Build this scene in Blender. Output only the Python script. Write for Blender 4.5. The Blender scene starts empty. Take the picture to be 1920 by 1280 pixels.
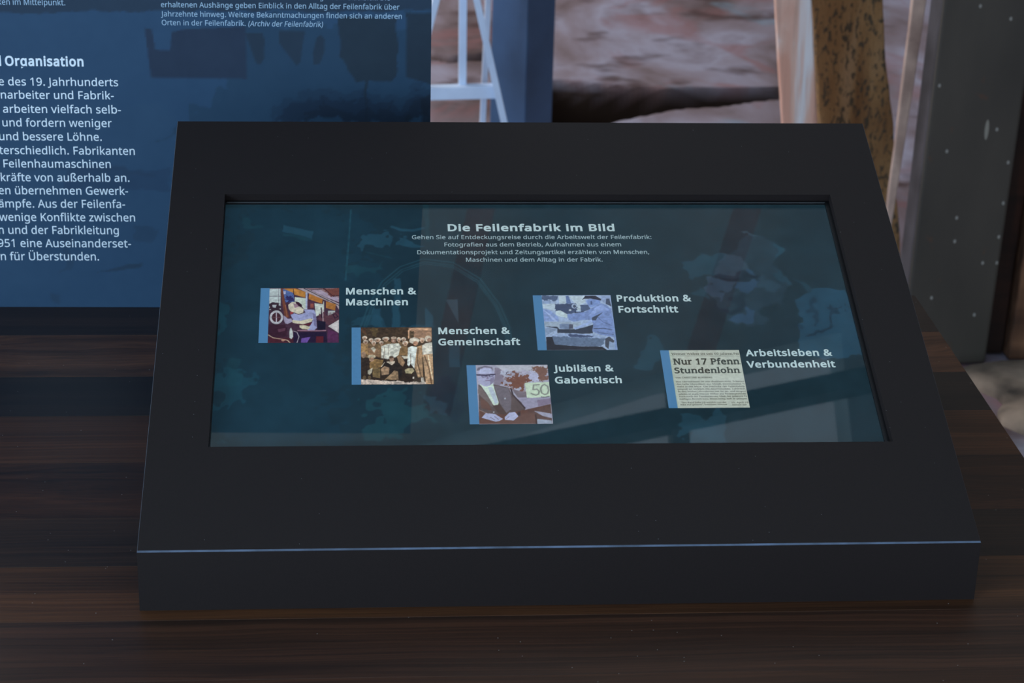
import bpy, math, random
import numpy as np
from mathutils import Vector, Matrix

CAM_LOC = [0.16462,-1.38659,1.58176]
CAM_ROT = [[0.997279,0.004414,-0.073585],[-0.069543,0.387468,-0.919257],[0.024454,0.921873,0.38672]]
LENS = 73.455
FOCUS = 1.753
WEDGE = {"h":0.05038,"D":0.51566,"th":0.371907,"sx":0.04769,"sy":0.10579,"sw":0.54374,"sh":0.30585,"rec":0.0096}
PLANKS = [-0.2688,-0.1824,-0.0992,-0.0147,0.0698,0.1504,0.2547,0.3501,0.4384,0.5402,0.64]
TABLE_X = [-0.48,0.7544]
STEXT = [["Die Feilenfabrik im Bild",0.3616,0.8722,0.2726,0.0282,1,"w"],["Gehen Sie auf Entdeckungsreise durch die Arbeitswelt der Feilenfabrik:",0.303,0.8367,0.3897,0.0167,0.35,"w"],["Fotografien aus dem Betrieb, Aufnahmen aus einem",0.3549,0.8045,0.2864,0.0166,0.35,"w"],["Dokumentationsprojekt und Zeitungsartikel erzählen von Menschen,",0.3108,0.7716,0.3745,0.0167,0.35,"w"],["Maschinen und dem Alltag in der Fabrik.",0.3883,0.7394,0.2196,0.0166,0.35,"w"],["Menschen &",0.1969,0.6048,0.1104,0.0248,1,"w"],["Maschinen",0.197,0.5603,0.0964,0.0249,1,"w"],["Menschen &",0.3389,0.4442,0.111,0.0239,1,"w"],["Gemeinschaft",0.3381,0.4003,0.1258,0.024,1,"w"],["Jubiläen &",0.5114,0.2964,0.0921,0.0231,1,"w"],["Gabentisch",0.5118,0.2515,0.1015,0.0232,1,"w"],["Produktion &",0.6225,0.5725,0.1186,0.0248,1,"w"],["Fortschritt",0.6229,0.5275,0.0941,0.025,1,"w"],["Arbeitsleben &",0.8106,0.352,0.1355,0.0236,1,"w"],["Verbundenheit",0.8092,0.3075,0.1373,0.0237,1,"w"],["Werner Weber ist seit 60 Jahren Fei",0.6952,0.3575,0.1053,0.008,0.3,"k"],["Nur 17 Pfenn",0.6957,0.3206,0.1046,0.022,1,"K"],["Stundenlohn",0.696,0.2872,0.1025,0.0203,1,"K"],["Von CHRISTINE BLASBERG",0.6961,0.267,0.0562,0.0058,0.3,"k"],["Das Uhrenkissen ist von dunklem Holz. Schwarz",0.6959,0.2521,0.1045,0.0053,0.3,"k"],["das helle Uhrenblatt aus Metall. International Ti",0.6961,0.2427,0.1043,0.0053,0.3,"k"],["steht in der Mitte. Die Stechuhr der Feilenfabrik",0.6962,0.2333,0.1042,0.0053,0.3,"k"],["gespult ist wirklich ein Altertümchen. Zahlreich",0.6963,0.224,0.104,0.0053,0.3,"k"],["In den letzten Jahrzehnten hat ihr an- und eingest",0.6964,0.2147,0.1038,0.0053,0.3,"k"],["Jahren ist auch Werner Weber aus Recklinghausen",0.6965,0.2054,0.1036,0.0053,0.3,"k"],["Auch nach der Pensionierung blieb der gelernte Fe",0.6967,0.1962,0.1035,0.0053,0.3,"k"],["mäßigen Betrieb treu. Wenn nötig, hilft er gelegen",0.6968,0.1869,0.1033,0.0052,0.3,"k"],["\"Das Band habe ich wirklich von der",0.6985,0.1737,0.069,0.0052,0.3,"k"],["Pike auf gelernt\", berichtet Werner",0.697,0.166,0.0712,0.0052,0.3,"k"],["15. April 19",0.775,0.1726,0.0251,0.0052,0.3,"k"],["damals mit",0.7752,0.1646,0.0222,0.0052,0.3,"k"]]
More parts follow.
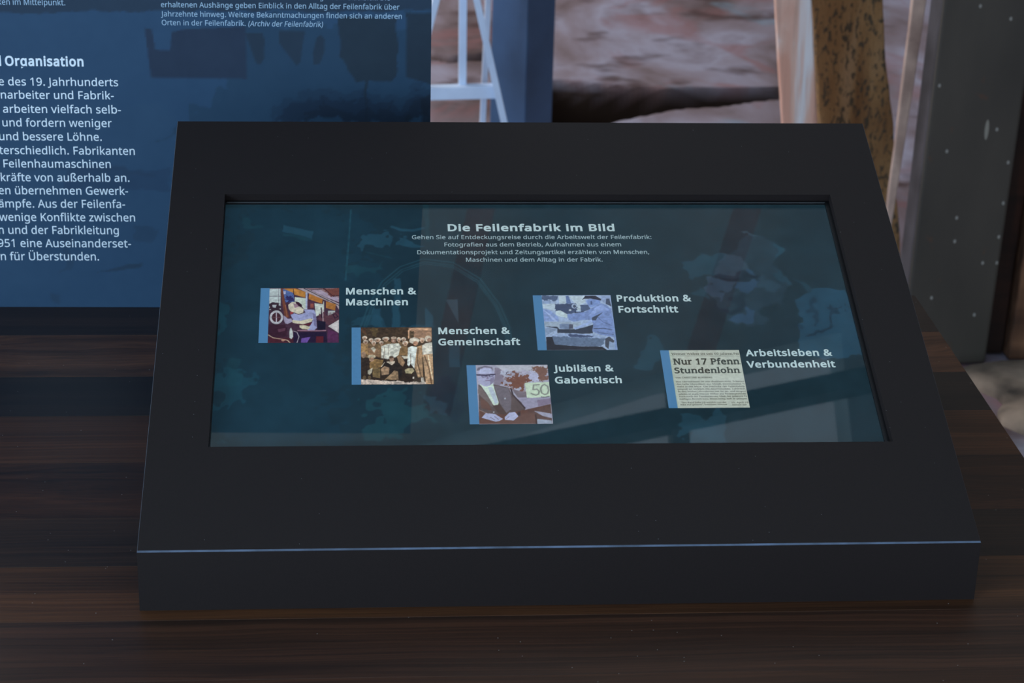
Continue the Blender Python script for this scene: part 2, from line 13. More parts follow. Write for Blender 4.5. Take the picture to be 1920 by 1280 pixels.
THUMBS = [{"r":[0.0638,0.412,0.1862,0.6311],"band":0.113,"ops":[["p",[150,155,150],1,0,[[0.11,0.993],[0.252,0.993],[0.263,0.598],[0.119,0.598]]],["l",[60,55,60],1,0.008,[[0.113,0.848],[0.264,0.848]]],["l",[90,85,90],1,0.006,[[0.229,0.993],[0.238,0.598]]],["p",[45,30,35],1,0.02,[[0.121,0.732],[0.228,0.741],[0.261,0.663],[0.257,0.58],[0.239,0.543],[0.138,0.543],[0.123,0.635]]],["p",[150,150,150],1,0,[[0.154,0.69],[0.21,0.69],[0.199,0.635],[0.161,0.644]]],["p",[70,85,125],1,0,[[0.281,0.979],[0.415,0.979],[0.431,0.736],[0.311,0.737]]],["p",[40,35,70],1,0.03,[[0.308,0.857],[0.422,0.885],[0.431,0.736],[0.323,0.746]]],["p",[150,150,170],1,0,[[0.288,0.942],[0.319,0.946],[0.321,0.885],[0.292,0.885]]],["p",[90,50,35],1,0,[[0.255,0.993],[0.28,0.993],[0.324,0.681],[0.379,0.452],[0.315,0.47],[0.286,0.681]]],["l",[130,80,55],1,0.01,[[0.318,0.69],[0.347,0.461]]],["p",[140,125,125],1,0,[[0.465,0.998],[0.574,0.998],[0.999,0.708],[0.999,0.597],[0.958,0.689],[0.799,0.787],[0.594,0.913]]],["p",[112,88,88],1,0,[[0.58,0.998],[1.0,0.998],[0.999,0.736]]],["p",[138,122,132],1,0,[[0.638,0.96],[0.766,0.96],[0.92,0.848],[0.996,0.82],[0.996,0.736],[0.83,0.829]]],["p",[95,55,45],1,0.02,[[0.798,0.993],[1.0,0.998],[1.0,0.857],[0.894,0.848]]],["l",[30,20,30],1,0.012,[[0.548,0.998],[0.703,0.885],[0.999,0.675]]],["l",[40,25,30],1,0.009,[[0.625,0.96],[0.817,0.989]]],["l",[50,25,28],1,0.012,[[0.817,0.979],[0.92,0.848],[1.0,0.857]]],["p",[152,102,45],1,0,[[0.28,0.993],[0.446,0.993],[0.575,0.923],[0.569,0.82],[0.435,0.876],[0.409,0.914]]],["p",[146,93,40],1,0,[[0.616,0.899],[0.792,0.792],[0.783,0.708],[0.614,0.792]]],["p",[136,88,42],1,0,[[0.834,0.754],[0.958,0.699],[0.951,0.583],[0.834,0.629]]],["l",[60,40,30],1,0.01,[[0.415,0.979],[0.422,0.885]]],["p",[160,165,150],1,0,[[0.436,0.834],[0.573,0.811],[0.595,0.82],[0.597,0.607],[0.559,0.607],[0.533,0.653],[0.437,0.727]]],["p",[135,138,155],1,0,[[0.572,0.923],[0.597,0.913],[0.597,0.616],[0.578,0.616]]],["p",[160,162,150],1,0,[[0.688,0.718],[0.793,0.699],[0.808,0.773],[0.809,0.542],[0.705,0.469],[0.698,0.597]]],["p",[140,140,135],1,0,[[0.859,0.579],[0.951,0.579],[0.951,0.496],[0.86,0.496]]],["p",[66,38,48],1,0,[[0.602,0.773],[0.688,0.727],[0.689,0.611],[0.6,0.611]]],["p",[110,60,50],1,0,[[0.634,0.708],[0.678,0.708],[0.679,0.634],[0.635,0.634]]],["p",[75,45,50],1,0.03,[[0.806,0.542],[0.856,0.496],[0.983,0.533],[0.989,0.414],[0.857,0.314],[0.769,0.333],[0.755,0.506]]],["l",[150,130,130],1,0.01,[[0.793,0.597],[0.8,0.378]]],["l",[40,20,30],1,0.014,[[0.774,0.634],[0.781,0.451]]],["l",[40,25,35],1,0.014,[[0.926,0.505],[0.957,0.523],[0.983,0.468],[0.945,0.441],[0.926,0.505]]],["p",[25,18,30],1,0,[[0.724,0.405],[0.831,0.378],[0.832,0.224],[0.732,0.224]]],["p",[165,155,150],1,0,[[0.863,0.296],[0.998,0.414],[0.997,0.17],[0.926,0.242]]],["p",[70,35,60],1,0,[[0.857,0.251],[0.982,0.179],[0.997,0.0],[0.857,0.001]]],["e",[150,146,146],1,0,[[0.2122,0.4611],[0.2968,0.4609],[0.2149,0.336]]],["e",[55,28,32],1,0,[[0.2122,0.4611],[0.2699,0.461],[0.214,0.3749]]],["l",[150,140,145],1,0.012,[[0.21,0.543],[0.214,0.37]]],["l",[95,70,70],1,0.01,[[0.165,0.461],[0.259,0.461]]],["p",[48,24,32],1,0.01,[[0.118,0.334],[0.343,0.325],[0.359,0.109],[0.149,0.101],[0.123,0.146]]],["p",[75,45,55],1,0,[[0.232,0.244],[0.332,0.271],[0.326,0.217],[0.246,0.19]]],["p",[130,120,135],1,0,[[0.299,0.497],[0.328,0.47],[0.354,0.433],[0.404,0.438],[0.414,0.379],[0.355,0.338],[0.324,0.352],[0.307,0.406]]],["p",[126,126,152],1,0,[[0.39,0.506],[0.434,0.534],[0.491,0.511],[0.572,0.552],[0.553,0.607],[0.685,0.597],[0.708,0.524],[0.725,0.269],[0.688,0.216],[0.613,0.207],[0.6,0.252],[0.643,0.315],[0.668,0.396],[0.655,0.442],[0.517,0.397],[0.423,0.406]]],["p",[100,95,120],1,0,[[0.667,0.542],[0.708,0.506],[0.725,0.269],[0.687,0.315]]],["p",[168,158,134],1,0,[[0.411,0.411],[0.517,0.395],[0.642,0.44],[0.671,0.424],[0.656,0.378],[0.549,0.333],[0.455,0.35],[0.418,0.361]]],["p",[166,156,130],1,0,[[0.503,0.315],[0.568,0.32],[0.644,0.279],[0.613,0.238],[0.544,0.245],[0.506,0.279]]],["p",[75,30,35],1,0,[[0.455,0.342],[0.556,0.326],[0.668,0.369],[0.631,0.306],[0.506,0.324]]],["p",[168,158,138],1,0,[[0.356,0.69],[0.405,0.746],[0.469,0.727],[0.514,0.653],[0.553,0.607],[0.547,0.524],[0.491,0.515],[0.434,0.543],[0.389,0.57],[0.363,0.616]]],["p",[45,20,30],1,0,[[0.443,0.753],[0.488,0.738],[0.53,0.69],[0.528,0.639],[0.489,0.662],[0.457,0.709]]],["p",[125,98,105],1,0,[[0.418,0.718],[0.469,0.699],[0.492,0.653],[0.439,0.63]]],["l",[45,25,35],1,0.01,[[0.434,0.543],[0.491,0.513],[0.572,0.552]]],["p",[120,45,45],1,0,[[0.383,0.57],[0.427,0.552],[0.415,0.525],[0.384,0.506]]],["p",[32,20,38],1,0,[[0.433,0.194],[0.844,0.193],[0.857,0.001],[0.435,0.002]]],["l",[128,92,102],1,0.018,[[0.488,0.221],[0.725,0.214],[0.832,0.22]]],["p",[88,62,118],1,0,[[0.534,0.082],[0.645,0.104],[0.603,0.002],[0.528,0.002]]],["p",[75,25,30],1,0,[[0.714,0.117],[0.807,0.117],[0.807,0.001],[0.714,0.001]]],["p",[60,25,30],1,0,[[0.124,0.101],[0.434,0.091],[0.435,0.002],[0.12,0.004]]],["p",[155,157,150],1,0,[[0.388,0.253],[0.4,0.275],[0.423,0.199],[0.428,0.109],[0.41,0.065],[0.384,0.091],[0.38,0.199]]],["l",[155,132,110],1,0.012,[[0.117,0.146],[0.18,0.092],[0.298,0.065],[0.36,0.047],[0.392,0.003]]],["l",[132,122,126],1,0.01,[[0.432,0.212],[0.476,0.189],[0.502,0.109],[0.479,0.002]]],["e",[150,110,90],1,0,[[0.3046,0.0474],[0.3263,0.0473],[0.305,0.0279]]]],"bg":[58,36,46],"key":"p1"},{"r":[0.2056,0.251,0.3287,0.4713],"band":0.114,"ops":[["p",[78,62,38],1,0.02,[[0.251,0.996],[0.332,0.996],[0.316,0.84],[0.256,0.84]]],["p",[70,48,32],1,0.03,[[0.122,0.977],[0.196,0.977],[0.189,0.899],[0.121,0.909]]],["p",[132,100,76],1,0,[[0.712,0.994],[1.001,0.993],[0.998,0.799],[0.701,0.8]]],["p",[75,60,42],1,0,[[0.724,0.936],[0.779,0.935],[0.775,0.809],[0.721,0.809]]],["l",[176,136,104],1,0.013,[[0.708,0.809],[0.711,0.945],[0.739,0.97],[1.0,0.969]]],["l",[172,130,98],1,0.01,[[0.751,0.926],[0.779,0.955],[0.996,0.949]]],["p",[100,78,54],1,0.04,[[0.117,0.745],[0.699,0.742],[0.693,0.493],[0.115,0.458]]],["p",[168,150,135],1,0.01,[[0.112,0.089],[0.399,0.064],[0.914,0.033],[0.913,-0.004],[0.112,0.001]]],["p",[45,34,24],1,0.02,[[0.118,0.458],[0.873,0.454],[0.894,0.033],[0.399,0.073],[0.116,0.103]]],["e",[165,148,130],1,0,[[0.1611,0.8148],[0.1934,0.8147],[0.1608,0.7824]]],["e",[150,118,94],1,0,[[0.1623,0.7935],[0.1823,0.7935],[0.162,0.7632]]],["e",[80,60,48],1,0,[[0.1622,0.7916],[0.1719,0.7916],[0.1622,0.7835]]],["e",[165,148,130],1,0,[[0.2416,0.7807],[0.2719,0.7805],[0.2413,0.7529]]],["e",[150,118,94],1,0,[[0.2428,0.7594],[0.2615,0.7594],[0.2425,0.7335]]],["e",[80,60,48],1,0,[[0.2427,0.7575],[0.2518,0.7575],[0.2427,0.7506]]],["e",[165,148,130],1,0,[[0.3225,0.7851],[0.3643,0.7849],[0.3222,0.7558]]],["e",[150,118,94],1,0,[[0.3236,0.7639],[0.3495,0.7638],[0.3233,0.7365]]],["e",[80,60,48],1,0,[[0.3236,0.762],[0.3361,0.7619],[0.3235,0.7546]]],["e",[165,148,130],1,0,[[0.4239,0.7991],[0.4698,0.7989],[0.4234,0.7667]]],["e",[150,118,94],1,0,[[0.4249,0.7779],[0.4533,0.7778],[0.4244,0.7475]]],["e",[80,60,48],1,0,[[0.4249,0.776],[0.4386,0.7759],[0.4247,0.7679]]],["e",[165,148,130],1,0,[[0.5856,0.7839],[0.6126,0.7838],[0.5848,0.7469]]],["e",[150,118,94],1,0,[[0.5865,0.7627],[0.6032,0.7626],[0.5858,0.728]]],["e",[80,60,48],1,0,[[0.5864,0.7608],[0.5945,0.7607],[0.5863,0.7515]]],["e",[165,148,130],1,0,[[0.6464,0.7885],[0.6768,0.7884],[0.6457,0.7561]]],["e",[150,118,94],1,0,[[0.6473,0.7673],[0.6661,0.7672],[0.6466,0.7369]]],["e",[80,60,48],1,0,[[0.6473,0.7653],[0.6564,0.7653],[0.6471,0.7572]]],["e",[165,148,130],1,0,[[0.8757,0.773],[0.9095,0.7728],[0.8746,0.7359]]],["e",[150,118,94],1,0,[[0.8764,0.7518],[0.8974,0.7517],[0.8754,0.7171]]],["e",[80,60,48],1,0,[[0.8764,0.7498],[0.8865,0.7498],[0.8761,0.7406]]],["e",[165,148,130],1,0,[[0.3689,0.7271],[0.3958,0.727],[0.3685,0.6964]]],["e",[150,118,94],1,0,[[0.37,0.706],[0.3866,0.7059],[0.3695,0.6772]]],["e",[80,60,48],1,0,[[0.3699,0.704],[0.378,0.704],[0.3698,0.6963]]],["e",[165,148,130],1,0,[[0.174,0.7472],[0.2063,0.7471],[0.1737,0.7165]]],["e",[150,118,94],1,0,[[0.1752,0.7261],[0.1952,0.726],[0.1749,0.6973]]],["e",[80,60,48],1,0,[[0.1751,0.7242],[0.1848,0.7241],[0.1751,0.7165]]],["e",[165,148,130],1,0,[[0.2747,0.7275],[0.303,0.7274],[0.2743,0.693]]],["e",[150,118,94],1,0,[[0.2758,0.7064],[0.2933,0.7063],[0.2754,0.674]]],["e",[80,60,48],1,0,[[0.2758,0.7045],[0.2843,0.7044],[0.2757,0.6958]]],["e",[165,148,130],1,0,[[0.6651,0.7209],[0.7002,0.7208],[0.6643,0.6825]]],["e",[150,118,94],1,0,[[0.666,0.6998],[0.6877,0.6997],[0.6652,0.6638]]],["e",[80,60,48],1,0,[[0.666,0.6978],[0.6765,0.6978],[0.6657,0.6882]]],["p",[130,100,65],1,0,[[0.117,0.706],[0.2,0.696],[0.205,0.515],[0.116,0.553]]],["p",[122,92,66],1,0.01,[[0.207,0.629],[0.247,0.648],[0.34,0.59],[0.339,0.476],[0.219,0.505]]],["p",[160,150,130],1,0,[[0.233,0.629],[0.274,0.657],[0.3,0.61],[0.279,0.552],[0.253,0.591]]],["p",[170,165,150],1,0,[[0.368,0.667],[0.449,0.705],[0.584,0.714],[0.616,0.646],[0.58,0.513],[0.539,0.466],[0.445,0.438],[0.365,0.457]]],["l",[110,95,80],1,0.008,[[0.408,0.647],[0.392,0.438]]],["l",[120,104,88],1,0.006,[[0.456,0.676],[0.453,0.514]]],["e",[120,88,70],1,0,[[0.5212,0.7698],[0.5509,0.7696],[0.5202,0.7168]]],["e",[150,128,108],1,0,[[0.522,0.8103],[0.5571,0.8102],[0.5215,0.7852]]],["e",[175,150,130],1,0,[[0.521,0.7572],[0.5344,0.7572],[0.5208,0.7457]]],["p",[112,86,56],1,0,[[0.599,0.627],[0.65,0.656],[0.697,0.636],[0.687,0.503],[0.58,0.513]]],["p",[168,158,140],1,0,[[0.613,0.494],[0.693,0.484],[0.686,0.446],[0.645,0.437]]],["p",[125,98,72],1,0,[[0.559,0.475],[0.606,0.494],[0.657,0.38],[0.629,0.305],[0.577,0.362]]],["e",[172,160,142],1,0,[[0.7774,0.7609],[0.8395,0.7606],[0.776,0.705]]],["e",[150,110,85],1,0,[[0.793,0.7126],[0.824,0.7125],[0.792,0.6742]]],["p",[172,172,162],1,0,[[0.697,0.636],[0.745,0.665],[0.811,0.645],[0.798,0.398],[0.768,0.266],[0.724,0.361],[0.702,0.304],[0.683,0.342]]],["l",[115,100,85],1,0.008,[[0.728,0.531],[0.724,0.361]]],["p",[136,106,76],1,0,[[0.812,0.655],[0.873,0.683],[0.87,0.126],[0.81,0.117],[0.769,0.295]]],["l",[80,60,42],1,0.012,[[0.824,0.626],[0.805,0.398],[0.851,0.135]]],["l",[165,140,110],1,0.008,[[0.797,0.36],[0.824,0.135]]],["e",[165,150,130],1,0,[[0.9507,0.7939],[0.9926,0.7937],[0.949,0.7379]]],["e",[130,98,78],1,0,[[0.9635,0.7697],[0.9892,0.7696],[0.9623,0.733]]],["p",[176,168,152],1,0,[[0.873,0.674],[0.914,0.712],[0.997,0.731],[1.003,0.53],[0.875,0.511]]],["p",[150,120,90],1,0,[[0.875,0.511],[1.003,0.53],[1.0,0.003],[0.906,0.003]]],["l",[90,66,46],1,0.013,[[0.901,0.492],[0.948,0.265],[0.972,0.005]]],["l",[190,170,140],1,0.012,[[0.942,0.501],[0.988,0.079]]],["p",[40,32,25],1,0,[[0.363,0.306],[0.417,0.391],[0.524,0.395],[0.59,0.361],[0.627,0.221],[0.585,0.1],[0.44,0.119]]],["p",[168,152,132],1,0,[[0.424,0.391],[0.531,0.404],[0.524,0.362],[0.49,0.334],[0.457,0.362]]],["e",[132,104,84],1,0,[[0.4917,0.4422],[0.5198,0.4421],[0.4909,0.3931]]],["e",[70,54,42],1,0,[[0.4889,0.4706],[0.517,0.4705],[0.4885,0.4498]]],["p",[112,86,52],1,0,[[0.217,0.373],[0.285,0.443],[0.391,0.419],[0.363,0.297],[0.223,0.27]]],["e",[150,135,110],1,0,[[0.2452,0.4814],[0.2953,0.4811],[0.2448,0.4454]]],["e",[135,105,82],1,0,[[0.2447,0.4341],[0.2747,0.4339],[0.2443,0.3963]]],["e",[120,95,75],1,0,[[0.1453,0.5151],[0.1754,0.515],[0.1449,0.4582]]],["p",[128,102,78],1,0,[[0.356,0.269],[0.403,0.315],[0.462,0.287],[0.454,0.175],[0.367,0.157]]],["l",[165,150,130],1,0.01,[[0.363,0.306],[0.404,0.381]]],["p",[152,138,104],1,0,[[0.648,0.248],[0.682,0.276],[0.748,0.281],[0.767,0.229],[0.732,0.183],[0.66,0.192]]],["p",[96,78,50],1,0,[[0.256,0.288],[0.349,0.278],[0.347,0.111],[0.255,0.13]]],["p",[150,140,120],1,0,[[0.196,0.242],[0.256,0.288],[0.249,0.213],[0.222,0.167],[0.196,0.186]]],["p",[122,98,72],1,0,[[0.393,0.073],[0.467,0.166],[0.521,0.24],[0.567,0.221],[0.571,0.081],[0.479,0.082],[0.426,0.091]]],["p",[165,155,140],1,0,[[0.847,0.117],[0.877,0.117],[0.887,0.028],[0.848,0.029]]],["p",[165,155,140],1,0,[[0.745,0.136],[0.764,0.127],[0.76,0.094],[0.744,0.099]]],["e",[90,72,50],1,0,[[0.1555,0.121],[0.1786,0.1208],[0.1553,0.0885]]],["e",[90,72,50],1,0,[[0.215,0.1206],[0.2348,0.1205],[0.2146,0.0882]]]],"bg":[58,44,30],"key":"p2"},{"r":[0.3793,0.1022,0.5027,0.3225],"band":0.113,"ops":[["p",[112,102,112],1,0,[[0.349,0.957],[0.431,0.937],[0.446,0.713],[0.372,0.627],[0.319,0.666]]],["p",[150,148,152],1,0.01,[[0.351,0.997],[1.002,0.998],[1.004,0.882],[0.456,0.897]]],["p",[98,64,52],1,0.05,[[0.449,0.771],[0.504,0.761],[0.58,0.875],[0.661,0.847],[0.714,0.807],[0.801,0.865],[0.819,0.816],[0.756,0.71],[0.706,0.691],[0.7,0.49],[0.576,0.586],[0.496,0.626]]],["p",[102,74,64],1,0.03,[[0.813,0.933],[0.879,0.982],[0.948,0.981],[0.991,0.902],[0.984,0.717],[0.888,0.728],[0.871,0.874]]],["e",[150,150,160],1,0.03,[[0.4818,0.8581],[0.5303,0.8577],[0.4787,0.8046]]],["e",[150,148,165],1,0.04,[[0.8241,0.7963],[0.8725,0.7958],[0.8167,0.6898]]],["e",[80,70,80],1,0.03,[[0.4951,0.8483],[0.5124,0.8481],[0.4931,0.8142]]],["e",[140,140,150],1,0.02,[[0.6169,0.586],[0.6513,0.5856],[0.6151,0.5573]]],["e",[145,140,150],1,0.03,[[0.6985,0.8853],[0.7401,0.8848],[0.6965,0.856]]],["p",[128,122,136],1,0,[[0.595,0.453],[1.005,0.448],[1.0,0.33],[0.75,0.229],[0.683,0.244],[0.63,0.367]]],["p",[110,98,112],1,0,[[0.83,0.393],[1.004,0.429],[0.997,0.335],[0.843,0.289]]],["p",[100,90,94],1,0,[[0.535,0.587],[0.702,0.528],[0.71,0.442],[0.601,0.443]]],["p",[80,58,52],1,0,[[0.676,0.234],[0.996,0.33],[0.992,-0.002],[0.809,0.005],[0.64,0.002]]],["p",[132,128,140],1,0,[[0.783,0.215],[0.864,0.2],[0.999,0.165],[0.995,0.091],[0.886,0.129]]],["p",[126,130,140],1,0,[[0.815,0.084],[0.99,0.054],[0.99,0.0],[0.809,0.005]]],["p",[80,68,66],1,0,[[0.133,0.668],[0.233,0.59],[0.319,0.666],[0.495,0.611],[0.53,0.51],[0.643,0.357],[0.683,0.234],[0.651,0.169],[0.614,0.123],[0.431,0.004],[0.111,0.003]]],["p",[98,86,82],1,0,[[0.129,0.649],[0.165,0.61],[0.288,0.352],[0.291,0.276],[0.122,0.515]]],["p",[94,86,90],1,0,[[0.321,0.647],[0.494,0.597],[0.523,0.453],[0.507,0.246],[0.449,0.185],[0.383,0.332]]],["p",[70,56,52],1,0,[[0.286,0.314],[0.37,0.341],[0.455,0.171],[0.383,0.107]]],["p",[88,64,56],1,0,[[0.144,0.457],[0.234,0.362],[0.281,0.22],[0.148,0.268]]],["p",[168,178,162],1,0,[[0.148,0.677],[0.235,0.628],[0.31,0.685],[0.338,0.512],[0.365,0.36],[0.355,0.321],[0.3,0.312],[0.228,0.504]]],["p",[150,156,162],1,0,[[0.248,0.619],[0.296,0.628],[0.331,0.512],[0.358,0.36],[0.321,0.332],[0.27,0.513]]],["e",[140,137,155],1,0,[[0.2336,0.812],[0.3407,0.8109],[0.2244,0.6333]]],["p",[98,92,102],1,0,[[0.119,0.911],[0.141,0.959],[0.239,0.99],[0.315,0.967],[0.325,0.899],[0.293,0.948],[0.21,0.959],[0.138,0.901]]],["p",[150,150,168],1,0,[[0.167,0.939],[0.292,0.938],[0.309,0.86],[0.149,0.852]]],["l",[44,38,56],1,0.022,[[0.124,0.831],[0.231,0.824],[0.342,0.84]]],["l",[70,62,80],1,0.01,[[0.175,0.822],[0.188,0.791],[0.229,0.797],[0.244,0.822]]],["l",[70,62,80],1,0.01,[[0.265,0.823],[0.281,0.797],[0.313,0.806],[0.325,0.835]]],["p",[110,100,118],1,0,[[0.244,0.812],[0.258,0.812],[0.262,0.758],[0.234,0.759]]],["l",[100,80,100],1,0.012,[[0.226,0.733],[0.278,0.734]]],["p",[112,104,122],1,0,[[0.283,0.763],[0.334,0.811],[0.321,0.705],[0.277,0.657]]],["p",[86,60,52],1,0,[[0.119,0.24],[0.197,0.174],[0.305,0.164],[0.441,0.162],[0.656,0.235],[0.787,0.168],[0.809,0.0],[0.115,0.003]]],["l",[120,100,92],1,0.01,[[0.119,0.24],[0.212,0.183]]],["p",[142,142,162],1,0,[[0.145,0.108],[0.198,0.182],[0.306,0.171],[0.402,0.086],[0.353,0.05],[0.312,0.041],[0.193,0.089]]],["p",[148,148,168],1,0,[[0.424,0.116],[0.483,0.188],[0.552,0.2],[0.591,0.128],[0.529,0.057],[0.476,0.067],[0.428,0.069]]],["l",[86,76,90],1,0.008,[[0.249,0.118],[0.3,0.071]]],["l",[86,76,90],1,0.008,[[0.303,0.126],[0.348,0.079]]],["l",[96,86,100],1,0.006,[[0.443,0.088],[0.479,0.124]]],["l",[55,44,46],1,0.02,[[0.528,0.587],[0.542,0.491],[0.678,0.263]]],["p",[60,50,50],1,0,[[0.578,0.189],[0.62,0.207],[0.615,0.132],[0.588,0.133]]],["e",[150,150,155],1,0,[[0.446,0.4256],[0.4556,0.4255],[0.4452,0.4105]]],["e",[150,150,150],1,0,[[0.2971,0.1992],[0.3066,0.1991],[0.2965,0.188]]],["l",[60,40,36],1,0.02,[[0.799,0.149],[0.802,0.0]]],["p",[162,172,150],1,0,[[0.699,0.691],[1.0,0.702],[0.998,0.448],[0.713,0.432]]],["l",[112,114,104],1,0.02,[[0.873,0.658],[0.807,0.651],[0.796,0.575],[0.843,0.582],[0.868,0.545],[0.858,0.497],[0.822,0.477],[0.77,0.508]]],["l",[112,114,104],1,0.02,[[0.939,0.66],[0.91,0.641],[0.888,0.583],[0.897,0.516],[0.933,0.487],[0.968,0.506],[0.986,0.563],[0.978,0.63],[0.939,0.66]]],["l",[80,80,80],1,0.014,[[0.889,0.449],[0.93,0.444],[0.985,0.458]]]],"bg":[138,134,144],"key":"p3"},{"r":[0.49,0.3787,0.6133,0.5987],"band":0.114,"ops":[["p",[150,160,166],1,0,[[0.11,0.838],[0.278,0.846],[0.269,0.711],[0.118,0.761]]],["p",[152,162,166],1,0,[[0.329,0.991],[0.422,0.99],[0.418,0.844],[0.332,0.845]]],["p",[152,162,166],1,0,[[0.456,0.989],[0.67,0.987],[0.666,0.861],[0.603,0.823],[0.588,0.707],[0.548,0.708],[0.532,0.843]]],["p",[68,78,98],1,0.02,[[0.121,0.994],[0.322,0.991],[0.316,0.904],[0.122,0.906]]],["p",[115,128,150],1,0,[[0.121,0.896],[0.228,0.895],[0.218,0.846],[0.118,0.848]]],["p",[78,92,122],1,0,[[0.422,0.99],[0.459,0.989],[0.485,0.843],[0.422,0.844]]],["p",[120,132,155],1,0,[[0.877,0.984],[1.003,0.982],[0.993,0.789],[0.918,0.848],[0.869,0.897]]],["p",[60,66,80],1,0,[[0.939,0.935],[0.979,0.934],[0.993,0.789],[0.924,0.838]]],["p",[58,66,86],1,0.01,[[0.274,0.841],[0.545,0.843],[0.556,0.765],[0.518,0.67],[0.358,0.662],[0.269,0.711]]],["e",[130,140,155],1,0,[[0.5182,0.7995],[0.5528,0.7991],[0.5147,0.7532]]],["e",[62,68,82],1,0,[[0.5212,0.7946],[0.5412,0.7944],[0.5191,0.7676]]],["e",[150,155,160],1,0,[[0.4591,0.7231],[0.4764,0.7229],[0.4577,0.7039]]],["p",[66,76,96],1,0,[[0.596,0.818],[0.696,0.822],[0.723,0.744],[0.599,0.678]]],["l",[30,34,44],1,0.014,[[0.519,0.679],[0.626,0.692]]],["p",[112,126,158],1,0,[[0.115,0.751],[0.203,0.721],[0.3,0.595],[0.301,0.519],[0.109,0.521]]],["p",[135,146,172],1,0,[[0.117,0.741],[0.21,0.635],[0.281,0.519],[0.242,0.52]]],["p",[132,142,152],1,0,[[0.115,0.511],[0.584,0.497],[0.569,0.384],[0.468,0.366],[0.116,0.421]]],["p",[112,124,142],1,0,[[0.115,0.407],[0.271,0.377],[0.118,0.256]]],["p",[48,52,62],1,0,[[0.116,0.428],[0.274,0.42],[0.298,0.377],[0.495,0.375],[0.603,0.402],[0.733,0.458],[0.713,0.298],[0.555,0.29],[0.267,0.311],[0.272,0.386]]],["p",[98,110,130],1,0,[[0.304,0.471],[0.424,0.475],[0.472,0.413],[0.41,0.376],[0.305,0.391]]],["p",[70,70,82],1,0,[[0.43,0.47],[0.476,0.46],[0.47,0.385],[0.417,0.38]]],["p",[125,138,160],1,0,[[0.191,0.274],[0.477,0.304],[0.75,0.269],[0.876,0.221],[0.868,0.198],[0.202,0.236]]],["p",[60,68,90],1,0.01,[[0.395,0.272],[0.449,0.291],[0.722,0.251],[0.68,0.223],[0.419,0.239]]],["p",[102,116,150],1,0,[[0.417,0.647],[0.653,0.695],[0.787,0.796],[0.865,0.848],[0.929,0.819],[0.988,0.741],[0.985,0.23],[0.815,0.269],[0.709,0.335],[0.733,0.458],[0.72,0.543],[0.608,0.544],[0.493,0.512],[0.429,0.546]]],["p",[120,134,168],1,0,[[0.793,0.782],[0.877,0.829],[0.96,0.722],[0.853,0.704],[0.679,0.61]]],["p",[55,60,72],1,0,[[0.723,0.581],[0.877,0.685],[0.804,0.6],[0.772,0.533],[0.726,0.534]]],["l",[80,90,120],1,0.012,[[0.803,0.59],[0.862,0.504],[0.968,0.437]]],["l",[60,66,84],1,0.014,[[0.733,0.382],[0.858,0.39],[0.961,0.361]]],["l",[70,80,104],1,0.012,[[0.774,0.325],[0.844,0.296],[0.973,0.277]]],["p",[130,144,172],1,0,[[0.478,0.403],[0.635,0.478],[0.714,0.553],[0.729,0.496],[0.563,0.393],[0.495,0.365]]],["p",[156,166,166],1,0,[[0.278,0.711],[0.336,0.72],[0.417,0.647],[0.409,0.583],[0.314,0.61],[0.269,0.648]]],["p",[44,44,54],1,0,[[0.623,0.908],[0.673,0.987],[0.81,0.987],[0.875,0.926],[0.864,0.899],[0.739,0.937],[0.659,0.933]]],["p",[106,122,158],1,0,[[0.676,0.899],[0.739,0.935],[0.86,0.902],[0.855,0.844],[0.774,0.792],[0.725,0.768],[0.696,0.812]]],["p",[72,82,110],1,0,[[0.736,0.898],[0.755,0.888],[0.75,0.821],[0.73,0.831]]],["p",[82,94,112],1,0.01,[[0.196,0.246],[0.862,0.207],[0.811,0.063],[0.537,0.066],[0.212,0.101]]],["p",[38,38,44],1,0,[[0.12,0.237],[0.199,0.236],[0.219,0.101],[0.537,0.066],[0.81,0.059],[0.87,-0.002],[0.113,-0.001]]],["p",[60,62,70],1,0,[[0.862,0.203],[0.917,0.24],[0.976,0.164],[0.896,0.003],[0.85,0.063]]],["p",[118,132,152],1,0,[[0.91,0.156],[0.972,0.118],[0.967,-0.003],[0.883,-0.002]]],["p",[106,122,152],1,0,[[1.004,0.992],[1.027,0.992],[1.0,-0.003],[0.967,-0.003]]]],"bg":[132,144,162],"key":"p4"},{"r":[0.6787,0.1565,0.8015,0.3761],"band":0.111,"ops":[["l",[95,98,90],1,0.007,[[0.122,0.902],[0.995,0.893]]],["p",[140,148,128],0.4,0,[[0.113,0.999],[0.157,0.998],[0.126,-0.002],[0.093,-0.001]]]],"bg":[154,156,142],"key":"p5"}]
